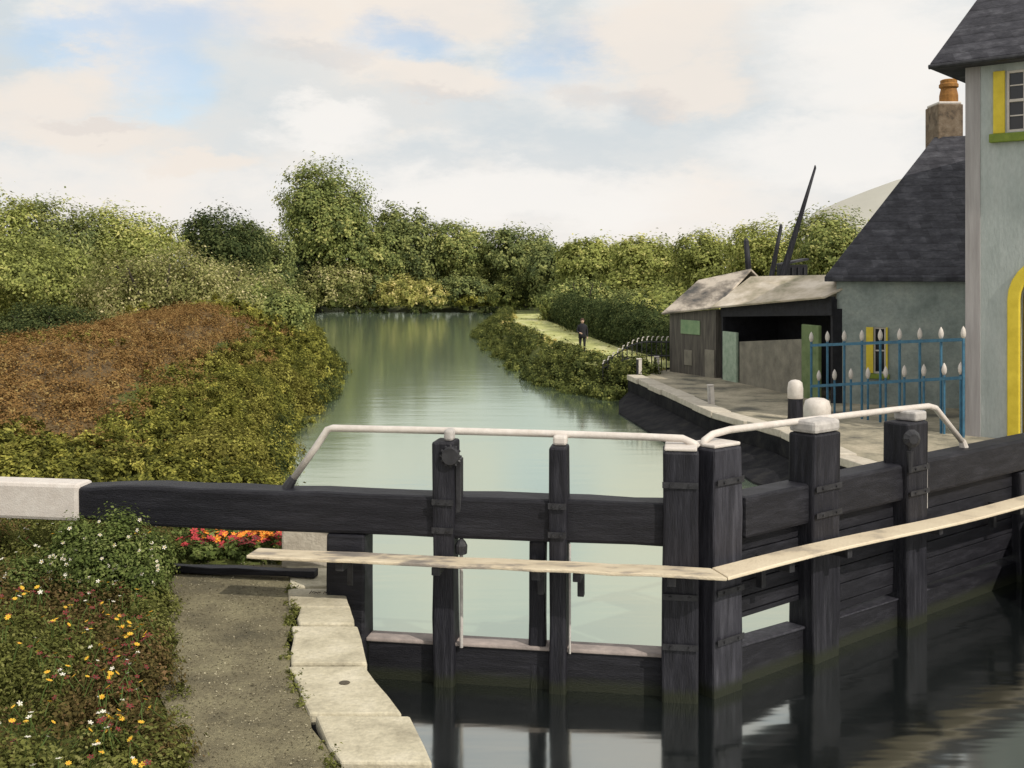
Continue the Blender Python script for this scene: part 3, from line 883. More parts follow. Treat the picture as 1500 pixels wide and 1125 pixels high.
# window: frame, bars, glass, shutter, sill
wn = MB()
fw = .06
for s0, s1, z0, z1 in ((WS0, WS0 + fw, WZ0, WZ1), (WS1 - fw, WS1, WZ0, WZ1), (WS0 + fw, WS1 - fw, WZ0, WZ0 + fw), (WS0 + fw, WS1 - fw, WZ1 - fw, WZ1), (WS0 + fw, WS1 - fw, 9.12, 9.19)):
    hblock(wn, s0, s1, .02, .09, z0, z1)
win = wn.build('window', M['white'], hs, bevel=.008)
wb = MB()
for k in (1, 2):
    s = WS0 + fw + (WS1 - WS0 - 2 * fw) * k / 3
    hblock(wb, s - .014, s + .014, .035, .07, WZ0 + fw, 9.12); hblock(wb, s - .014, s + .014, .035, .07, 9.19, WZ1 - fw)
for z in (8.79, 9.52):
    for k in range(3):
        a0 = WS0 + fw + (WS1 - WS0 - 2 * fw) * k / 3 + .016; a1 = WS0 + fw + (WS1 - WS0 - 2 * fw) * (k + 1) / 3 - .016
        hblock(wb, a0, a1, .036, .069, z - .014, z + .014)
wb.build('glazing_bars', M['white'], win)
hblock(MB(), WS0 + fw, WS1 - fw, .075, .085, WZ0 + fw, WZ1 - fw).build('pane', M['glass'], win)
for s0, s1 in ((WS0 - .29, WS0 - .02), (WS1 + .02, WS1 + .29)):
    sh = MB(); hblock(sh, s0, s1, -.06, -.003, WZ0 - .02, WZ1 + .01)
    sh.build('shutter', M['yellow'], hs, bevel=.012)
hblock(MB(), WS0 - .36, WS1 + .34, -.16, -.003, WZ0 - .24, WZ0 - .03).build('sill', M['greensill'], hs, bevel=.02)
# hipped roof: body with thick eaves
def hip(mb, Q, s0, s1, b0, b1, ze, zr, run, t=.14, ridge_b=None):
    rb = (b0 + b1) / 2 if ridge_b is None else ridge_b
    e = [Q(s0, b0, ze), Q(s1, b0, ze), Q(s1, b1, ze), Q(s0, b1, ze)]
    e2 = [p + Vector((0, 0, t)) for p in e]
    r0, r1 = Q(s0 + run, rb, zr), Q(s1 - run, rb, zr)
    vs = e + e2 + [r0, r1]
    fs = [(3, 2, 1, 0), (0, 1, 5, 4), (1, 2, 6, 5), (2, 3, 7, 6), (3, 0, 4, 7), (4, 5, 9, 8), (5, 6, 9), (6, 7, 8, 9), (7, 4, 8)]
    mb.add(vs, fs); return mb
hip(MB(), HP, -.75, 8.6, -.42, 8.4, ZE - .02, 15.6, 2.1).build('roof', M['slate'], hs, bevel=.02)
gut = MB().tube([HP(-.76, -.46, ZE + .03), HP(8.6, -.46, ZE + .03)], .06, 8).build('gutter', M['iron'], hs)

# ------------------------------------------------------------------ cottage
A0 = Vector((10.02, 33.9, 0))
def AP(s, b, z): return A0 + fc * s + bc_ * b + Vector((0, 0, z))
ct = thing('cottage', (A0.x, A0.y, 1), 'low grey cottage with steep slate roof and orange chimney pot behind the blue railing', 'cottage')
w = MB()
hblock(w, 0, 5.3, .3, 7.4, .5, 4.74, AP)
CW0, CW1, CZ0, CZ1 = 1.10, 1.44, 1.95, 3.35
hblock(w, 0, 5.3, 0, .298, .5, CZ0, AP); hblock(w, 0, 5.3, 0, .298, CZ1, 4.74, AP)
hblock(w, 0, CW0, 0, .298, CZ0 + .001, CZ1 - .001, AP); hblock(w, CW1, 5.3, 0, .298, CZ0 + .001, CZ1 - .001, AP)
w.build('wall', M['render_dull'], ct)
hip(MB(), AP, -.32, 7.0, -.30, 8.2, 4.74, 9.52, 2.95).build('roof', M['slate'], ct, bevel=.02)
hblock(MB(), CW0 + .002, CW1 - .002, .12, .14, CZ0 + .01, CZ1 - .01, AP).build('pane', M['glass'], ct)
wn = MB()
for s0, s1, z0, z1 in ((CW0, CW0 + .04, CZ0 + .002, CZ1 - .002), (CW1 - .04, CW1, CZ0 + .002, CZ1 - .002), (CW0 + .04, CW1 - .04, CZ0 + .002, CZ0 + .05), (CW0 + .04, CW1 - .04, CZ1 - .05, CZ1 - .002), (CW0 + .04, CW1 - .04, 2.62, 2.66), (CW0 + .155, CW0 + .175, CZ0 + .05, 2.62), (CW0 + .155, CW0 + .175, 2.66, CZ1 - .05)):
    hblock(wn, s0, s1, .04, .1, z0, z1, AP)
wn.build('window', M['white'], ct)
hblock(MB(), CW0 - .22, CW0 - .01, -.05, -.003, CZ0, CZ1, AP).build('shutter', M['yellow'], ct, bevel=.01)
hblock(MB(), CW1 + .01, CW1 + .07, -.05, -.003, CZ0, CZ1, AP).build('window_trim', M['yellow'], ct, bevel=.01)
hblock(MB(), CW0 - .2, CW1 + .12, -.1, -.003, CZ0 - .16, CZ0 - .01, AP).build('sill', M['greensill'], ct, bevel=.015)
ck = MB().box((14.52, 36.9, 8.6), .84, 1.15, 2.0).build('chimney', M['brick'], ct, bevel=.04)
MB().box((14.52, 36.9, 10.602), .76, 1.05, .09).build('chimney_flaunching', M['white'], ck, bevel=.03)
MB().lathe((14.62, 36.75, 10.69), [(.30, 0), (.30, .25), (.25, .48), (.31, .52), (.31, .62), (.27, .66), (.27, .76), (.2, .79)], 16).build('chimney_pot', M['pot'], ck, smooth=False)

# ------------------------------------------------------------------ sheds
def quad_solid(mb, a, b, c, d, t=.08):
    """plate over four points a b c d, t thick downward"""
    top = [Vector(v) for v in (a, b, c, d)]
    n = (top[1] - top[0]).cross(top[3] - top[0]).normalized()
    if n.z < 0: n = -n
    bot = [v - n * t for v in top]
    mb.hexa(bot, top); return mb
P0, P1 = Vector((7.92, 41.5, 0)), Vector((9.86, 33.75, 0))
su = (P1 - P0).normalized(); SL = (P1 - P0).length
sn = Vector((-su.y, su.x, 0))
if sn.x < 0: sn = -sn
def SP(s, b, z): return P0 + su * s + sn * b + Vector((0, 0, z))
def spx(x):
    k = (x - 750) / F
    return (k * P0.y - P0.x) / (su.x - k * su.y)
def ez(s): return 3.80 + .58 * s / SL
shd = thing('open_shed', (P0.x, P0.y, 1), 'long open fronted shed with pale sheet roof and dark interior beside the cottage', 'shed')
w = MB()
s0, s1 = spx(1083), spx(1174)
w.hexa([SP(s0, .0, .6), SP(s1, .0, .6), SP(s1, .12, .6), SP(s0, .12, .6)], [SP(s0, 0, 2.50), SP(s1, 0, 2.86), SP(s1, .12, 2.86), SP(s0, .12, 2.50)])
w.build('low_wall', M['shedlow'], shd, bevel=.015)
w = MB()
hblock(w, 0, SL, 2.3, 2.42, .6, 3.9, SP)
hblock(w, 0, .1, .15, 2.298, .6, 3.75, SP)
hblock(w, SL - .1, SL, .15, 2.298, .6, 3.9, SP)
w.build('dark_inner_wall', M['tar'], shd)  # near-black colour put in for the shade inside the open shed
hblock(MB(), 0, .12, 0, .148, .6, 3.72, SP).build('corner_post', M['tar'], shd)
hblock(MB(), SL - .12, SL, 0, .148, .6, 4.2, SP).build('corner_post', M['tar'], shd)
q = MB(); q.hexa([SP(0, -.04, 3.35), SP(SL, -.04, 3.7), SP(SL, .1, 3.7), SP(0, .1, 3.35)], [SP(0, -.04, 3.72), SP(SL, -.04, 4.28), SP(SL, .1, 4.28), SP(0, .1, 3.72)])
q.build('eaves_shade_board', M['tar'], shd)  # near-black band put in for the shade below the eaves
s0, s1 = spx(1060), spx(1080)
hblock(MB(), s0, s1, -.05, .06, .7, 2.82, SP).build('door_leaf', M['palegreen'], shd, bevel=.02)['label'] = 'narrow pale green board door at the left end'
s0, s1 = spx(1176), spx(1201)
hblock(MB(), s0, s1, -.06, .07, .7, 3.35, SP).build('door_leaf', M['sagegreen'], shd, bevel=.03)['label'] = 'sage green door at the right end'
rf = MB()
quad_solid(rf, SP(-.3, -.32, ez(0) - .1), SP(SL + .0, -.32, ez(SL) - .1), SP(SL + .0, 1.35, 4.98), SP(-.3, 1.35, 4.88))
quad_solid(rf, SP(-.3, 1.352, 4.88), SP(SL, 1.352, 4.98), SP(SL, 2.6, 3.9), SP(-.3, 2.6, 3.8))
rf.build('roof', M['shedroof'], shd, bevel=.02)

Q0, Q1 = Vector((6.42, 44.7, 0)), Vector((7.78, 41.9, 0))
qu = (Q1 - Q0).normalized(); QL = (Q1 - Q0).length
qn = Vector((-qu.y, qu.x, 0))
if qn.x < 0: qn = -qn
def QP(s, b, z): return Q0 + qu * s + qn * b + Vector((0, 0, z))
def qpx(x):
    k = (x - 750) / F
    return (k * Q0.y - Q0.x) / (qu.x - k * qu.y)
sh2 = thing('board_shed', (Q0.x, Q0.y, 1), 'small weathered board shed with patchy roof and green window nearest the hedge', 'shed')
w = MB()
w.hexa([QP(0, 0, .5), QP(QL, 0, .5), QP(QL, 3.2, .5), QP(0, 3.2, .5)], [QP(0, 0, 3.36), QP(QL, 0, 3.62), QP(QL, 3.2, 3.62), QP(0, 3.2, 3.36)])
gb = [QP(QL, 0, 3.622), QP(QL, 3.2, 3.622), QP(QL, 1.6, 4.9)]
w.build('wall', M['shedboard'], sh2)
rf = MB()
quad_solid(rf, QP(-.25, -.25, 3.36), QP(QL + .35, -.25, 3.72), QP(QL + .1, 1.6, 5.18), QP(-.25, 1.6, 4.72))
quad_solid(rf, QP(-.25, 1.602, 4.72), QP(QL + .1, 1.602, 5.18), QP(QL + .1, 3.4, 3.72), QP(-.25, 3.4, 3.4))
rf.build('roof', M['shedroof_old'], sh2, bevel=.02)
hblock(MB(), qpx(998), qpx(1026), -.04, -.003, 2.58, 3.14, QP).build('window_board', M['winegreen'], sh2, bevel=.02)
hblock(MB(), qpx(1003), qpx(1014), -.03, -.003, 1.35, 1.95, QP).build('patch_board', M['shedlow'], sh2, bevel=.01)
hblock(MB(), qpx(1033), qpx(1047), -.03, -.003, .95, 2.05, QP).build('patch_board', M['shedlow'], sh2, bevel=.01)

# dark hut and leaning spars behind the sheds
hx, hd = GX(1160, 46), 46.0
ht = thing('tarred_hut', (hx, hd, 1), 'small black tarred hut rising behind the pale shed roof', 'hut')
MB().box((hx, hd, .6), 1.0, 1.2, 4.75).build('wall', M['tar'], ht, bevel=.03)
r = MB(); quad_solid(r, (hx - .53, hd - .63, 5.40), (hx + .53, hd - .63, 5.62), (hx + .53, hd + .63, 5.62), (hx - .53, hd + .63, 5.40)); r.build('roof', M['slate'], ht)
for i in range(4):
    xx = hx - .38 + .25 * i
    MB().box((xx, hd - .63, 4.2), .07, .05, 1.05).build('batten', M['iron'], ht)
hx2 = GX(1105, 47.5)
for (xa, ya, xb, yb, d, r0, r1, lab) in ((1098, 412, 1093, 353, 46.6, .16, .11, 'short upright dark spar with rounded top at the left'),
                                         (1129, 410, 1144, 332, 45.2, .17, .07, 'middle length dark spar leaning right between the other two'),
                                         (1146, 405, 1194, 246, 45.0, .22, .05, 'tallest dark tapering spar leaning right high above the shed roof')):
    a, bb = P(xa, ya, d), P(xb, yb, d)
    dirv = (bb - a)
    base = a - dirv * ((a.z - .8) / dirv.z)
    base.y = d
    o = thing('leaning_spar', (base.x, base.y, .98), lab, 'spar', 'dark spars behind the sheds')
    rb = r0 * 1.15
    n = 6
    pts = [base + (bb - base) * i / n for i in range(n + 1)]
    MB().tube(pts, [rb + (r1 - rb) * i / n for i in range(n + 1)], 10).build('pole', M['black_post'], o, smooth=True)
    MB().lathe(bb + Vector((0, 0, -.02)), [(r1, 0), (r1 * .8, .08), (r1 * .3, .14)], 10).build('pole_tip', M['iron'], o)

# ------------------------------------------------------------------ low railing by the bank
rl = thing('low_railing', (3.9, 45.2, 1), 'low dark iron railing with white tipped bars between grass bank and shed', 'railing')
def RP(t, z): return Vector((3.75 + 2.75 * t, 45.3 - .5 * t, z))
def rz(t): return 1.25 + 1.0 * math.sin(min(1, t * 1.5) * math.pi / 2)
for zf in (.55, .95):
    MB().tube([RP(t / 10, .85 + (rz(t / 10) - .85) * zf) for t in range(11)], .028, 6).build('rail', M['iron'], rl)
for i in range(15):
    t = i / 14
    b = MB().tube([RP(t, .6), RP(t, rz(t))], .022, 6).build('bar', M['iron'], rl)
    MB().tube([RP(t, rz(t)), RP(t + .012, rz(t) + .13), RP(t + .035, rz(t) + .16)], [.03, .028, .02], 6).build('white_tip', M['white'], b)

# ------------------------------------------------------------------ person
def person():
    px, py, pz = 3.46, 54.0, 1.07
    root = thing('person', (px, py, pz), 'person in dark coat and trousers standing on the sunlit grass path', 'person')
    J = {'pel': (0, 0, .88, .135), 'waist': (0, 0, 1.02, .125), 'chest': (0, .01, 1.24, .15), 'neckb': (0, .02, 1.40, .075), 'neck': (0, .01, 1.46, .052), 'jaw': (0, -.02, 1.52, .07), 'head': (0, -.005, 1.60, .088), 'top': (0, .01, 1.665, .06),
         'nose': (0, -.10, 1.575, .014)}
    E = [('pel', 'waist'), ('waist', 'chest'), ('chest', 'neckb'), ('neckb', 'neck'), ('neck', 'jaw'), ('jaw', 'head'), ('head', 'top'), ('head', 'nose')]
    for s, n in ((-1, 'l'), (1, 'r')):
        J['hip' + n] = (s * .10, 0, .84, .095); J['knee' + n] = (s * .105, -.01, .47, .065); J['ank' + n] = (s * .11, .02, .09, .045); J['toe' + n] = (s * .13, -.13, .03, .04)
        E += [('pel', 'hip' + n), ('hip' + n, 'knee' + n), ('knee' + n, 'ank' + n), ('ank' + n, 'toe' + n)]
        J['sh' + n] = (s * .185, .01, 1.33, .072); E.append(('chest', 'sh' + n))
        J['ear' + n] = (s * .088, .0, 1.585, .018); E.append(('head', 'ear' + n))
    # left arm bent with the hand before the waist, right arm hanging
    J['ell'] = (-.25, .02, 1.06, .055); J['wrl'] = (-.12, -.16, .985, .036); J['pal'] = (-.07, -.20, .975, .036)
    J['elr'] = (.235, .04, 1.06, .055); J['wrr'] = (.245, -.02, .82, .036); J['par'] = (.245, -.035, .75, .036)
    for n, dx in (('l', 1), ('r', 0)):
        E += [('sh' + n, 'el' + n), ('el' + n, 'wr' + n), ('wr' + n, 'pa' + n)]
        b = J['pa' + n]
        for k in range(5):
            o = (k - 1.5) * .017
            ln = (.06, .072, .068, .055, .045)[k]
            f = 'f%d%s' % (k, n)
            if k == 4: o = -.045
            if n == 'l': J[f] = (b[0] + ln * .9, b[1] - .012, b[2] + o, .009)
            else: J[f] = (b[0] + .0, b[1] + o, b[2] - ln - .01, .009)
            E.append(('pa' + n, f))
    keys = list(J)
    me = bpy.data.meshes.new('body')
    me.from_pydata([Vector(J[k][:3]) for k in keys], [(keys.index(a), keys.index(b)) for a, b in E], [])
    o = bpy.data.objects.new('body', me); COL.objects.link(o)
    sk = o.modifiers.new('skin', 'SKIN'); sk.use_smooth_shade = True
    for i, k in enumerate(keys):
        me.skin_vertices[0].data[i].radius = (J[k][3],) * 2
    me.skin_vertices[0].data[0].use_root = True
    su_ = o.modifiers.new('sub', 'SUBSURF'); su_.levels = 2; su_.render_levels = 2
    dg = bpy.context.evaluated_depsgraph_get()
    ev = bpy.data.meshes.new_from_object(o.evaluated_get(dg))
    bpy.data.objects.remove(o)
    ev.materials.clear()
    for m in (M['cloth'], M['skin'], M['hair'], M['iron']): ev.materials.append(m)
    for p in ev.polygons:
        c = p.center
        hand = (c.z < 1.05 and c.z > .9 and c.y < -.155) or (c.x > .2 and c.z < .80 and c.z > .6)
        mi = 0
        if c.z > 1.44: mi = 1
        if hand: mi = 1
        if c.z < .075: mi = 3
        p.material_index = mi
        p.use_smooth = True
    ev.name = 'body'
    ob = bpy.data.objects.new('body', ev); COL.objects.link(ob); ob.parent = root
    h = MB()
    for k in range(5):
        pass
    n = 12
    rings = []
    for j in range(6):
        a = j / 5 * math.pi / 2
        z = 1.585 + .135 * math.sin(a); rr = .108 * math.cos(a) + .004
        rings.append([(rr * math.cos(2 * math.pi * i / n), .018 + rr * 1.08 * math.sin(2 * math.pi * i / n) , z + (.035 if math.sin(2 * math.pi * i / n) < -.5 and j == 0 else 0)) for i in range(n)])
    hh = MB(); hh.loft(rings)
    ho = hh.build('hair', M['hair'], None, smooth=True); ho.parent = root
    # coat: lofted skirted jacket over the trunk
    cr = []
    for z, rx, ry in ((.74, .20, .15), (.90, .19, .145), (1.05, .175, .135), (1.22, .20, .15), (1.35, .21, .125), (1.42, .12, .09), (1.46, .075, .07)):
        cr.append([(rx * math.cos(2 * math.pi * i / 16), ry * math.sin(2 * math.pi * i / 16) + .005, z) for i in range(16)])
    co = MB().loft(cr).build('coat', M['cloth'], None, smooth=True); co.parent = root
    for s in (-1, 1):
        e = MB().box((s * .034, -.088, 1.592), .022, .014, .012).build('eye', M['iron'], None); e.parent = root
    mo = MB().box((0, -.083, 1.528), .04, .012, .009).build('mouth', M['petal_crimson'], None); mo.parent = root
person()

# ------------------------------------------------------------------ trees
tree('tree', 396, 564, 224, 141, 'mid', 'tallest round crowned tree standing at the left end of the far bank', nclump=560, nleaf=34, size=.34, low=.06, wide=1.0)
tree('tree', 262, 398, 298, 112, 'dark', 'darkest tree in the left tree line just left of the tallest tree', nclump=420, nleaf=34, size=.28)
tree('tree', 335, 432, 318, 118, 'green', 'half hidden green tree tucked against the left side of the tallest tree', nclump=260, nleaf=34, size=.28)
tree('tree', 545, 648, 290, 147, 'green', 'dark green tree with ragged top right beside the tallest tree', nclump=360, nleaf=32, size=.34)
tree('tree', 625, 735, 318, 149, 'mid', 'lighter topped tree in the middle of the far bank tree line', nclump=340, nleaf=32, size=.34, bias=.1)
tree('tree', 700, 828, 326, 146, 'green', 'broad dark green tree at the right end of the far bank', nclump=400, nleaf=32, size=.34)
tree('tree', 808, 935, 342, 112, 'olive', 'olive tree rising directly above the standing person', nclump=420, nleaf=32, size=.27)
tree('tree', 895, 1015, 338, 104, 'olive', 'broad sunny olive tree left of the board shed', nclump=440, nleaf=32, size=.25, bias=.08)
tree('tree', 985, 1105, 330, 96, 'olive', 'pale yellow green tree just above the board shed roof', nclump=380, nleaf=32, size=.23, bias=-.05)
tree('tree', 1062, 1185, 312, 86, 'olive', 'yellow green tree behind the leaning spars', nclump=400, nleaf=32, size=.21, bias=.05)
tree('tree', 1150, 1300, 297, 78, 'mid', 'rough olive tree against the cottage roof and the far hill', nclump=440, nleaf=32, size=.2, bias=.06)
tree('tree', -90, 55, 258, 74, 'olive', 'tall yellowish tree cut off at the far left above the dark bush', nclump=420, nleaf=32, size=.2, bias=.05)
tree('tree', 15, 150, 276, 78, 'green', 'green tree second from the left behind the brown mound', nclump=420, nleaf=32, size=.2, bias=.15)
tree('tree', 115, 268, 292, 82, 'olive', 'light olive tree with pale hazy top between two darker trees', nclump=460, nleaf=32, size=.2, bias=.06)
tree('tree', -60, 150, 330, 66, 'olive', 'low yellow green tree filling the left side above the dark bush', nclump=420, nleaf=32, size=.18, bias=-.1, low=.02)
bush('hawthorn_bush', 120, 345, 352, 64, 'blossom', 'hawthorn bush with cream blossom above the brown mound', nclump=420, nleaf=34, size=.15, zb=1.2)
bush('hawthorn_bush', 245, 425, 368, 74, 'blossom', 'paler flowering bush sloping down right below the darkest tree', nclump=380, nleaf=34, size=.16, zb=1.2, bias=-.08)
bush('bush', 330, 450, 408, 70, 'mid', 'mid green bush at the crest of the mound under the tallest tree', nclump=260, nleaf=34, size=.16, bias=.05)
bush('bush', -20, 148, 440, 50, 'dark', 'dark rounded bush at the left edge behind the brown mound', nclump=260, nleaf=34, size=.11, zb=1.0)
bush('bush', 440, 545, 372, 138.6, 'blossom', 'pale cream tipped bush at the foot of the tallest tree', nclump=260, nleaf=30, size=.3, bias=-.05)
bush('bush', 405, 492, 352, 139.6, 'dark', 'dark bush added for the shade on the left foot of the tallest tree', nclump=280, nleaf=30, size=.3)  # dark leaves added for the tree's own shading at its foot
bush('bush', 538, 652, 404, 138.4, 'gold', 'golden topped bush at the water across the middle of the far bank', nclump=300, nleaf=30, size=.28, bias=.06)
bush('bush', 640, 715, 396, 139.5, 'green', 'dark bush right of the golden bush on the far bank', nclump=200, nleaf=30, size=.28)
bush('bush', 655, 745, 430, 137.8, 'yellow', 'low yellow green bush at the water left of the grass path', nclump=180, nleaf=30, size=.25, bias=-.15)
bush('bush', 725, 815, 398, 131, 'bank', 'dark green bush where the grass path disappears', nclump=240, nleaf=30, size=.28)
bush('bush', 800, 905, 396, 92, 'mid', 'yellowish bush behind the person at the foot of the olive trees', nclump=300, nleaf=32, size=.2)
bush('bush', 890, 985, 415, 80, 'green', 'green bush behind the dark hedge left of the board shed', nclump=280, nleaf=32, size=.18)
bush('tussock', 500, 575, 452, 136.2, 'dark', 'low dark tussock at the far waterline, leftmost and longest of three', 'tussock', zb=-.1, nclump=60, nleaf=30, size=.16, depth=.8, group='dark tussocks at the far waterline')
bush('tussock', 603, 628, 445, 136.0, 'dark', 'small dark rounded tussock at the middle of the far waterline', 'tussock', zb=-.1, nclump=50, nleaf=30, size=.16, depth=.8, group='dark tussocks at the far waterline')
bush('tussock', 698, 735, 449, 136.0, 'dark', 'dark tussock at the far waterline nearest the grass path', 'tussock', zb=-.1, nclump=50, nleaf=30, size=.16, depth=.8, group='dark tussocks at the far waterline')

tree('tree', 505, 600, 318, 143, 'mid', 'lower green tree tucked against the right side of the tallest tree', nclump=260, nleaf=32, size=.32, low=.02)

tree('tree', 770, 862, 352, 128, 'green', 'low green tree filling the dip between far bank and olive trees', nclump=240, nleaf=32, size=.3, low=.02)
tree('tree', 858, 960, 352, 120, 'olive', 'low olive tree behind the gap between the two sunny olive trees', nclump=240, nleaf=32, size=.28, low=.02)
tree('tree', 600, 700, 335, 152, 'green', 'low tree behind the dip in the middle of the far bank tree line', nclump=240, nleaf=32, size=.32, low=.02)

# dark hedge along the back of the far path
def stuff_leaves(name, lobes, nclump, nleaf, size, pal, label=None, cat=None, parent=None, kind=None, **k):
    c, n, s, ti = leaves(lobes, nclump, nleaf, size, **k)
    o = link(name, leaf_mesh(name, c, n, s, ti), LEAF[pal], parent)
    tag(o, label, cat, None, kind)
    return o
hl = []
for i in range(34):
    t = i / 33
    d = 100 - 53 * t
    x = np.interp(d, [46, 52, 60, 75, 100], [985, 965, 905, 830, 800]) + random.uniform(-4, 6)
    h = np.interp(t, [0, .4, .8, 1], [1.6, 2.4, 2.3, 1.9]) * random.uniform(.85, 1.1)
    hl.append(((GX(x, d) + .8, d, 1 + h * .45), (1.2, 1.5, h * .55)))
hl = [(c, (r[0], r[1], r[2] * random.uniform(.75, 1.35))) for c, r in hl]
hg = thing('hedge', (GX(905, 60), 60, 1), 'long dark hedge along the back of the sunlit grass path', 'hedge')
stuff_leaves('hedge_foliage', hl, 1500, 40, .085, 'dark', parent=hg, zmin=.9, bias=-.12)
hs_ = MB()
for (c, r) in hl:
    hs_.tube([(c[0], c[1], .8), (c[0] + .1, c[1], 1 + r[2] * 1.1)], [.06, .02], 6)
hs_.build('hedge_stems', M['bark'], hg)

# undergrowth: far bank, both canal banks, bracken on the mound
def zl(x, y): return float(land(np.array([x]), np.array([y]))[0])
lb = []
for i in range(120):
    x = random.uniform(-46, 34); y = random.uniform(137, 144)
    h = random.uniform(1.2, 3.6)
    lb.append(((x, y, 1 + h * .4), (random.uniform(1.5, 3), 1.5, h * .6)))
stuff_leaves('undergrowth', lb, 1300, 30, .28, 'green', kind='stuff', zmin=0, bias=.1)
lb = []
for i in range(150):
    x = random.uniform(-62, -24); y = random.uniform(70, 128)
    h = random.uniform(1.5, 4)
    lb.append(((x, y, 1 + h * .4), (2.2, 2.2, h * .6)))
stuff_leaves('undergrowth', lb, 1300, 30, .22, 'olive', kind='stuff', zmin=0)
lb = []
for i in range(90):
    x = random.uniform(7.5, 40); y = random.uniform(62, 100)
    h = random.uniform(1.5, 4)
    lb.append(((x, y, 1 + h * .4), (2.2, 2.2, h * .6)))
stuff_leaves('undergrowth', lb, 800, 30, .2, 'olive', kind='stuff', zmin=0)
lb = []
for i in range(90):
    side = random.random() < .6
    x = random.uniform(-150, -52) if side else random.uniform(44, 120); y = random.uniform(85, 150)
    if not side: y += 20
    h = random.uniform(6, 10)
    lb.append(((x, y, 1 + h * .45), (4.5, 4.5, h * .58)))
stuff_leaves('far_wood', lb, 2600, 34, .34, 'mid', kind='stuff', zmin=0)
# right bank scrub
lb = []
for i in range(230):
    y = 43.8 + 70 * random.random() ** 1.4
    x = float(Rx(y)) + random.uniform(-.2, 1.9)
    z = zl(x, y)
    lb.append(((x, y, max(z, 0) + .12), (random.uniform(.5, .9), random.uniform(.6, 1.2), random.uniform(.35, .6))))
stuff_leaves('bank_scrub', lb, 4600, 38, .06, 'bank', kind='stuff', zmin=-.05, bias=-.02)
lb = []
for i in range(70):
    y = 46 + 55 * random.random()
    x = float(Rx(y)) + random.uniform(1.7, 2.5)
    lb.append(((x, y, zl(x, y) + .1), (.5, .9, random.uniform(.15, .3))))
tp = [(44.5, 4.4, 8), (53, 2.6, 6.6), (60, 1.9, 5.4), (74, .6, 4.2), (90, -.5, 2.9), (104, -.8, 2.6)]
for i in range(110):
    y = 45 + 58 * random.random() ** 1.5
    a = np.interp(y, [t[0] for t in tp], [t[1] for t in tp]); b = np.interp(y, [t[0] for t in tp], [t[2] for t in tp])
    f = random.choice((random.uniform(0, .12), random.uniform(.8, 1), random.random()))
    lb.append(((a + (b - a) * f, y, 1.06), (random.uniform(.2, .6), random.uniform(.3, .9), .05)))
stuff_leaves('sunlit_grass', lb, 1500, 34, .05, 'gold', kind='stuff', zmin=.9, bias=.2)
# left bank scrub
lb = []
for i in range(420):
    y = 19 + 74 * random.random() ** 1.25
    s = random.uniform(.25, 3.4 if y > 22.3 else 9.5) if random.random() < .8 else random.uniform(.2, 1.2)
    x = float(Lx(y)) - s
    z = zl(x, y)
    h = random.uniform(.35, .7) * (1 if s < 1.6 else .6)
    lb.append(((x, y, max(z, -.1) + h * .25), (random.uniform(.6, 1.1), random.uniform(.7, 1.3), h)))
near = [l for l in lb if l[0][1] < 46]; far = [l for l in lb if l[0][1] >= 46]
na = [l for l in near if lump(l[0][0], l[0][1], 1.7, 1.1) + random.uniform(-.4, .4) > -.1]; nb = [l for l in near if l not in na]
stuff_leaves('bank_scrub', na, 4200, 50, .043, 'yellow', kind='stuff', zmin=-.05, bias=-.1)
stuff_leaves('bank_scrub', nb, 3400, 50, .043, 'brackgreen', kind='stuff', zmin=-.05, bias=0)
stuff_leaves('bank_scrub', far, 2400, 40, .075, 'yellow', kind='stuff', zmin=-.05, bias=-.12)
lb = []
for i in range(150):
    y = 19 + 60 * random.random() ** 1.2
    x = float(Lx(y)) - random.uniform(.1, .9)
    lb.append(((x, y, .1), (.6, .9, random.uniform(.35, .6))))
stuff_leaves('waterside_scrub', lb, 2600, 40, .055, 'bank', kind='stuff', zmin=-.05, bias=-.3)
lb = []
for i in range(240):
    y = random.uniform(18.6, 22.3); s = random.uniform(0, 12) ; x = float(Lx(y)) - s
    lb.append(((x, y, zl(x, y) + .1), (random.uniform(.5, .9), random.uniform(.5, .9), random.uniform(.2, .4))))
stuff_leaves('bank_scrub', lb, 2600, 46, .045, 'yellow', kind='stuff', zmin=-.05, bias=-.12)
# bracken
lb, lg = [], []
for i in range(2300):
    y = 21.5 + 41 * random.random() ** 1.35
    s = random.uniform(2.6, 24)
    x = float(Lx(y)) - s
    z = zl(x, y)
    q = lump(x, y, 2.6, .4) + random.uniform(-.5, .5) - (.7 if s < 4.2 else 0) - (.8 if y < 25 else 0) - (.5 if s > 15 else 0)
    (lb if q > -.98 else lg).append(((x, y, z + .05), (random.uniform(.6, 1.1), random.uniform(.7, 1.3), random.uniform(.12, .24))))
stuff_leaves('bracken', lb, 21000, 30, .038, 'bracken', kind='stuff', zmin=.5, spread=.5, up=.8)
stuff_leaves('bracken_green', lg, 5000, 30, .042, 'brackgreen', kind='stuff', zmin=.5)
lb = []
for i in range(160):
    y = random.uniform(52, 68); x = float(Lx(y)) - random.uniform(2, 26)
    lb.append(((x, y, zl(x, y) + .2), (1.1, 1.2, random.uniform(.3, .7))))
stuff_leaves('crest_grass', lb, 900, 34, .11, 'yellow', kind='stuff', zmin=.5)

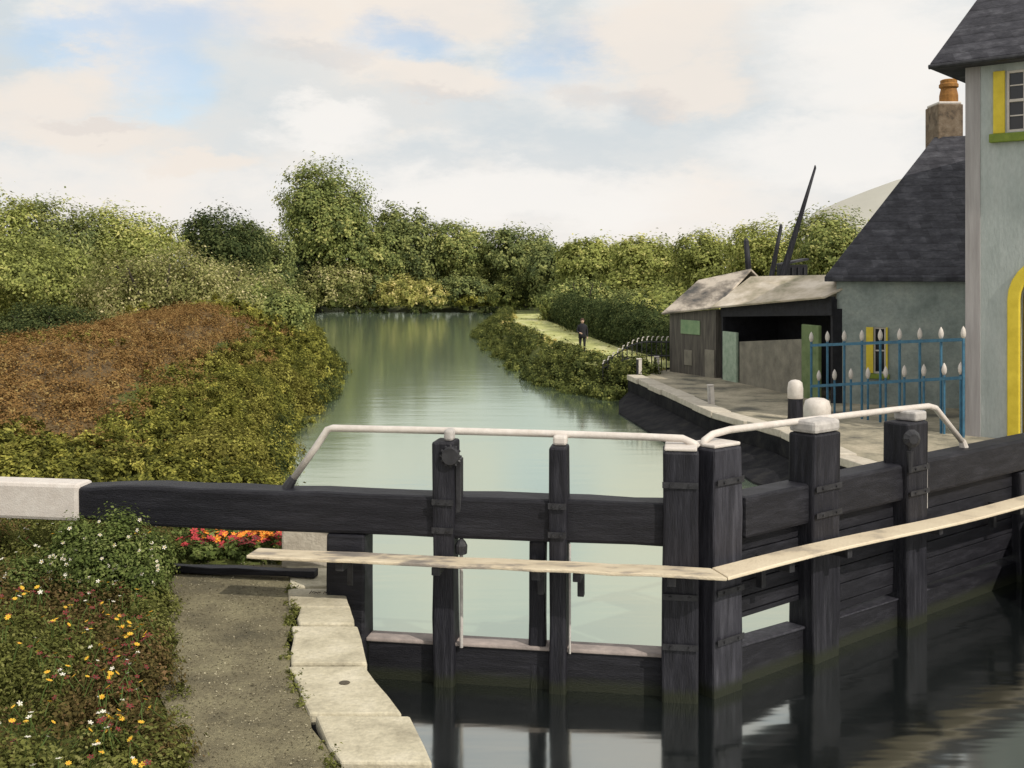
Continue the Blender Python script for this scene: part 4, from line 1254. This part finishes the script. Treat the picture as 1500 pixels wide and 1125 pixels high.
# ------------------------------------------------------------------ flower beds in front
lb, ld = [], []
BED = []
for i in range(640):
    y = random.uniform(6.8, 18)
    s = random.uniform(-.05, 6.0) if random.random() < .8 else random.uniform(-.08, .5)
    x = PEx(min(y, 15.4)) - s - (max(0, y - 15.4) * .3) - .22
    h = random.uniform(.12, .26) + .20 * sm(.2, 1.6, s)
    e = ((x, y, 1.0 + h * .35), (random.uniform(.2, .42), random.uniform(.2, .42), h))
    dark = lump(x, y, .9, 2.0) > .1 or (s > 1.7 and 11 < y < 13.2)
    (ld if dark else lb).append(e)
    if y < 17 and s > .03: BED.append((x, y, 1.0 + h * 1.25))
stuff_leaves('bed_greenery', lb, 6500, 44, .0225, 'bed', kind='stuff', zmin=.98, spread=.3, shell=.35)
stuff_leaves('bed_greenery', ld, 5000, 44, .0225, 'bed_dark', kind='stuff', zmin=.98, spread=.3, shell=.35)
lb = []
for i in range(60):
    x = random.uniform(-5.3, -3.3); y = random.uniform(15.1, 17.6)
    if y < 15.5 and x > -3.9: continue
    lb.append(((x, y, 1.08), (.25, .25, random.uniform(.06, .15))))
stuff_leaves('bed_greenery', lb, 700, 36, .036, 'bedgreen', kind='stuff', zmin=.98, spread=.3, shell=.3)
lb = []
for i in range(34):
    y = random.uniform(8, 14.6)
    lb.append(((CBx(y) - .03 + random.uniform(-.05, .03), y, 1.0), (random.uniform(.03, .09), random.uniform(.05, .16), random.uniform(.02, .07))))
stuff_leaves('crack_weeds', lb, 260, 16, .016, 'bed', kind='stuff', zmin=.93, spread=.5, shell=.3)
lb = []
for i in range(46):
    y = random.uniform(8, 14.3)
    lb.append(((PEx(y) + random.uniform(-.2, .14), y, 1.0), (random.uniform(.05, .15), random.uniform(.05, .2), random.uniform(.03, .09))))
stuff_leaves('edge_weeds', lb, 420, 18, .018, 'bed', kind='stuff', zmin=.98, spread=.5, shell=.3)
n = 5000
gy = rng.uniform(7.5, 15.2, n)
gl_ = np.interp(gy, [a for a, b in PE], [b for a, b in PE]); gr_ = np.interp(gy, [a for a, b in CB], [b for a, b in CB]) - .06
gx = gl_ + (gr_ - gl_) * rng.random(n)
LEAF['grit'] = leafmat('path_grit', [(.05, .045, .03), (.14, .12, .08), (.26, .23, .15), (.42, .38, .27)], 0)
o = link('path_grit', leaf_mesh('path_grit', np.stack([gx, gy, np.full(n, 1.006)], 1), rng.normal(size=(n, 3)) * .35 + np.array([0, 0, 1]), rng.uniform(.004, .013, n), rng.random(n), .8), LEAF['grit'])
tag(o, kind='stuff')
# white-flowered bush in front of the beam
bx = thing('flowering_bush', (-5.05, 13.65, 1), 'leafy bush dotted with white flowers growing up against the balance beam', 'bush')
bl = [((-5.05 + dx, 13.6 + dy, 1.0 + h * .5), (r, r * .8, h * .55)) for dx, dy, h, r in ((-.3, 0, .95, .34), (.2, -.05, 1.02, .38), (.55, .05, .78, .30), (-.55, -.1, .62, .3), (.0, -.3, .72, .45), (.5, -.3, .55, .35), (-.9, -.2, .45, .35))]
stuff_leaves('foliage', bl, 900, 50, .023, 'bedgreen', parent=bx, zmin=.98, spread=.2, shell=.5, bias=-.08)
t = MB()
for (c, r) in bl:
    t.tube([(-5.05, 13.6, .9), (c[0], c[1], c[2]), (c[0], c[1], c[2] + r[2] * .8)], [.03, .02, .008], 6)
t.build('stem', M['bark'], bx)


def flower_mesh(name, petal, centre, r, np_=5, stem=.16):
    mb = MB()
    mb.tube([(0, 0, -stem), (.006, 0, -stem * .5), (0, 0, 0)], .004, 5, mi=2)
    for k in range(np_):
        a = 2 * math.pi * k / np_
        def q(rr, da, z): return (rr * math.cos(a + da), rr * math.sin(a + da), z)
        mb.add([q(.1 * r, 0, .002), q(.55 * r, -.48, .18 * r), q(r, -.22, .22 * r), q(r, .22, .22 * r), q(.55 * r, .48, .18 * r), q(.55 * r, 0, .05 * r)],
               [(0, 1, 5), (1, 2, 5), (2, 3, 5), (3, 4, 5), (4, 0, 5)], 0)
    mb.lathe((0, 0, .0), [(.26 * r, .0), (.28 * r, .12 * r), (.12 * r, .22 * r)], 8, mi=1)
    o = mb.build(name, [M[petal], M[centre], M['stem']])
    return o


def plant(proto, spots, label, group, cat='flower', tilt=.6):
    for i, (x, y, z, s) in enumerate(spots):
        o = proto if i == 0 else proto.copy()
        if i: COL.objects.link(o)
        o.location = (x, y, z)
        o.scale = (s, s, s)
        o.rotation_euler = (R(22) + random.uniform(-tilt, tilt) * .7, random.uniform(-tilt, tilt) * .7, random.uniform(0, 6.28))
        tag(o, label, cat, group)


pick = list(BED)
random.shuffle(pick)
pick = [b for b in pick if 7.6 < b[1] and b[0] / b[1] > -.48]
def spots(n, f, s0=.8, s1=1.25, dz=0.09):
    out, keep = [], []
    for b in pick * 4:
        if len(out) < n and random.random() < f(b):
            for _ in range(2 if random.random() < .35 else 1):
                out.append((b[0] + random.uniform(-.15, .15), b[1] + random.uniform(-.15, .15), b[2] + dz + random.uniform(-.03, .05), random.uniform(s0, s1)))
        keep.append(b)
    random.shuffle(pick)
    return out
near = lambda b: 1.0 if b[1] < 11.5 else .35
plant(flower_mesh('daisy_flower', 'petal_white', 'petal_white', .023), spots(150, lambda b: .8 if b[1] > 12.5 or b[1] < 10.5 else .3), 'small white daisy in the bed beside the path', 'white daisies in the path side bed')
plant(flower_mesh('marigold_flower', 'petal_yellow', 'petal_orange', .026, 7), spots(130, lambda b: .9 if b[1] < 12 else .12), 'small yellow flower in the bed beside the path', 'yellow flowers in the path side bed')
plant(flower_mesh('poppy_flower', 'petal_crimson', 'scratch', .029, 5), spots(170, lambda b: .85 if b[1] < 12.5 else .1), 'dark crimson flower in the bed beside the path', 'crimson flowers in the path side bed')
rs_, os_, cs_ = [], [], []
for i in range(90):
    t = random.random()
    x, y = -4.75 + 1.5 * t, random.uniform(15.45, 16.2)
    rs_.append((x, y, 1.19 + random.uniform(-.06, .05), random.uniform(.9, 1.4)))
for i in range(46):
    t = random.random()
    x, y = -4.5 + 1.2 * t, random.uniform(15.65, 16.1)
    os_.append((x, y, 1.22 + random.uniform(-.05, .05), random.uniform(.9, 1.4)))
for i in range(26):
    x, y = -4.6 + 1.1 * random.random(), random.uniform(15.35, 15.7)
    cs_.append((x, y, 1.2 + random.uniform(-.06, .06), random.uniform(.9, 1.3)))
plant(flower_mesh('red_flower', 'petal_red', 'petal_crimson', .05, 6), rs_, 'bright red flower in the bed behind the balance beam', 'red flowers behind the beam')
plant(flower_mesh('orange_flower', 'petal_orange', 'petal_yellow', .05, 6), os_, 'orange flower among the red ones behind the balance beam', 'orange flowers behind the beam')
plant(flower_mesh('crimson_flower', 'petal_crimson', 'scratch', .045, 6), cs_, 'deep crimson flower at the front of the red bed behind the beam', 'crimson flowers behind the beam')
ws_ = []
for i in range(80):
    c, r = random.choice(bl)
    a = random.uniform(-2.8, -.3); h = random.uniform(.0, .9)
    ws_.append((c[0] + r[0] * math.cos(a) * .95, c[1] + r[1] * math.sin(a) * .95, c[2] + r[2] * h, random.uniform(.7, 1.2)))
bm_ = MB()
pr = flower_mesh('blossom', 'petal_white', 'petal_yellow', .025, 5, .03)
vs = [v.co.copy() for v in pr.data.vertices]; fs = [tuple(p.vertices) for p in pr.data.polygons]; mi = [p.material_index for p in pr.data.polygons]
for (x, y, z, s) in ws_:
    k = len(bm_.v)
    m = __import__('mathutils').Euler((R(55) + random.uniform(-.4, .4), random.uniform(-.4, .4), random.uniform(-.5, .5))).to_matrix()
    bm_.v += [tuple(m @ v * s + Vector((x, y, z))) for v in vs]
    bm_.f += [tuple(i + k for i in f) for f in fs]; bm_.mi += mi
bpy.data.objects.remove(pr)
tag(bm_.build('blossoms', [M['petal_white'], M['petal_yellow'], M['stem']], bx), kind='stuff')

# ------------------------------------------------------------------ sky, sun, camera
SUN = Vector((.56, -.60, .72)).normalized()
elev = math.asin(SUN.z); az = math.atan2(SUN.x, SUN.y)
W = bpy.data.worlds.new('World'); S.world = W; W.use_nodes = True
nt = W.node_tree; N = nt.nodes; L = nt.links; N.clear()
out = N.new('ShaderNodeOutputWorld')
sky = N.new('ShaderNodeTexSky'); sky.sky_type = 'NISHITA'; sky.sun_disc = False
sky.sun_elevation = elev; sky.sun_rotation = az
bg = N.new('ShaderNodeBackground'); bg.inputs['Strength'].default_value = .15
L.new(sky.outputs[0], bg.inputs['Color'])
geo = N.new('ShaderNodeTexCoord')
def vm(op, a, b=None):
    n = N.new('ShaderNodeVectorMath'); n.operation = op
    for i, v in enumerate((a, b)):
        if v is None: continue
        if hasattr(v, 'is_output'): L.new(v, n.inputs[i])
        else: n.inputs[i].default_value = v
    return n
def mt(op, a, b=None, clamp=False):
    n = N.new('ShaderNodeMath'); n.operation = op; n.use_clamp = clamp
    for i, v in enumerate((a, b)):
        if v is None: continue
        if hasattr(v, 'is_output'): L.new(v, n.inputs[i])
        else: n.inputs[i].default_value = v
    return n.outputs[0]
D = geo.outputs['Generated']
def noise(vec, sc, det=6, ro=.55):
    n = N.new('ShaderNodeTexNoise'); n.inputs['Scale'].default_value = sc; n.inputs['Detail'].default_value = det; n.inputs['Roughness'].default_value = ro
    L.new(vec, n.inputs['Vector']); return n
st = vm('MULTIPLY', D, (1, 1, 2.3)).outputs[0]
nz = noise(st, 5.5, 8, .6)
wob = noise(st, 3.6, 9, .66)
# directions of the sky, wobbled, for placing cloud banks on the dome
off = vm('SUBTRACT', wob.outputs['Color'], (.5, .5, .5)).outputs[0]
DW = vm('ADD', D, vm('MULTIPLY', off, (.26, .26, .17)).outputs[0]).outputs[0]
def blob(x, y, rx, ry, soft=.62):
    """0..1 mask round the sky direction of photo pixel (x, y)"""
    c = Vector(((x - 750) / F, 1, (400 - y) / F)).normalized()
    d = vm('SUBTRACT', DW, tuple(c)).outputs[0]
    d = vm('MULTIPLY', d, (F / rx, F / rx, F / ry)).outputs[0]
    ln = vm('LENGTH', d).outputs['Value']
    mr = N.new('ShaderNodeMapRange'); mr.interpolation_type = 'SMOOTHSTEP'
    mr.inputs['From Min'].default_value = 1.0; mr.inputs['From Max'].default_value = 1.0 - soft
    L.new(ln, mr.inputs['Value'])
    return mr.outputs[0]
def mixc(f, a, b):
    n = N.new('ShaderNodeMix'); n.data_type = 'RGBA'
    if hasattr(f, 'is_output'): L.new(f, n.inputs['Factor'])
    else: n.inputs['Factor'].default_value = f
    for k, v in (('A', a), ('B', b)):
        s = [i for i in n.inputs if i.name == k and i.type == 'RGBA'][0]
        if hasattr(v, 'is_output'): L.new(v, s)
        else: s.default_value = (*v, 1)
    return [o for o in n.outputs if o.type == 'RGBA'][0]
def tot(lst):
    a = lst[0]
    for b in lst[1:]: a = mt('MAXIMUM', a, b)
    return a
WHITE, CREAM, GREY, MAUVE = (.90, .84, .77), (.86, .74, .64), (.64, .69, .71), (.60, .56, .56)
r1 = ramp(nt, [(.40, (.66, .715, .745)), (.49, (.82, .82, .80)), (.60, (.92, .86, .79))])
L.new(nz.outputs['Fac'], r1.inputs['Fac'])
col = r1.outputs['Color']
# whiter toward the horizon
sep = N.new('ShaderNodeSeparateXYZ'); L.new(D, sep.inputs[0])
hz = N.new('ShaderNodeMapRange'); hz.interpolation_type = 'SMOOTHSTEP'; hz.inputs['From Min'].default_value = .16; hz.inputs['From Max'].default_value = .02
L.new(sep.outputs['Z'], hz.inputs['Value'])
col = mixc(mt('MULTIPLY', hz.outputs[0], .8), col, (.92, .87, .82))
grey = tot([blob(300, 150, 330, 120), blob(1080, 120, 260, 130), blob(620, 180, 330, 60), blob(1000, 215, 300, 60)])
col = mixc(mt('MULTIPLY', grey, .6), col, (.66, .71, .735))
cream = tot([blob(140, 105, 110, 60), blob(30, 130, 130, 70), blob(440, 45, 130, 70), blob(640, 20, 200, 60), blob(680, 135, 190, 50), blob(960, 45, 190, 75), blob(1010, 110, 150, 60), blob(110, 190, 190, 45), blob(280, 240, 120, 30)])
col = mixc(mt('MULTIPLY', cream, .85), col, (.90, .82, .74))
white = tot([blob(1290, 60, 200, 160), blob(1230, 210, 220, 90), blob(480, 205, 130, 40), blob(720, 300, 400, 60)])
col = mixc(mt('MULTIPLY', white, .85), col, (.95, .92, .88))
shade = tot([blob(480, 110, 110, 26), blob(140, 178, 110, 16), blob(930, 140, 90, 30), blob(700, 165, 120, 20)])
col = mixc(mt('MULTIPLY', shade, .26), col, MAUVE)
bc = N.new('ShaderNodeBackground'); bc.inputs['Strength'].default_value = 1.0
L.new(col, bc.inputs['Color'])
blue = tot([blob(250, 55, 210, 70, .9), blob(225, 118, 105, 75, .8), blob(600, 72, 120, 50, .85), blob(830, 80, 85, 90, .95), blob(110, 45, 190, 42, .9)])
bf = mt('MULTIPLY', blue, .58)
mx = N.new('ShaderNodeMixShader')
L.new(bf, mx.inputs[0]); L.new(bc.outputs[0], mx.inputs[1]); L.new(bg.outputs[0], mx.inputs[2])
L.new(mx.outputs[0], out.inputs['Surface'])

sl = bpy.data.lights.new('sun', 'SUN'); sl.energy = 3.2; sl.angle = R(.6); sl.color = (1, .93, .82)
so = bpy.data.objects.new('sun', sl); COL.objects.link(so)
so.rotation_euler = SUN.to_track_quat('Z', 'Y').to_euler()
so.location = SUN * 80

cam = bpy.data.cameras.new('camera'); co = bpy.data.objects.new('camera', cam); COL.objects.link(co)
co.location = (0, 0, HC); co.rotation_euler = (R(90), 0, 0)
cam.sensor_width = 36; cam.lens = 36 * F / 1500; cam.shift_y = -162.5 / 1500
cam.clip_end = 5000
S.camera = co
S.view_settings.view_transform = 'Standard'; S.view_settings.look = 'None'
S.view_settings.exposure = 0; S.view_settings.gamma = 1
S.cycles.max_bounces = 8; S.cycles.transparent_max_bounces = 8
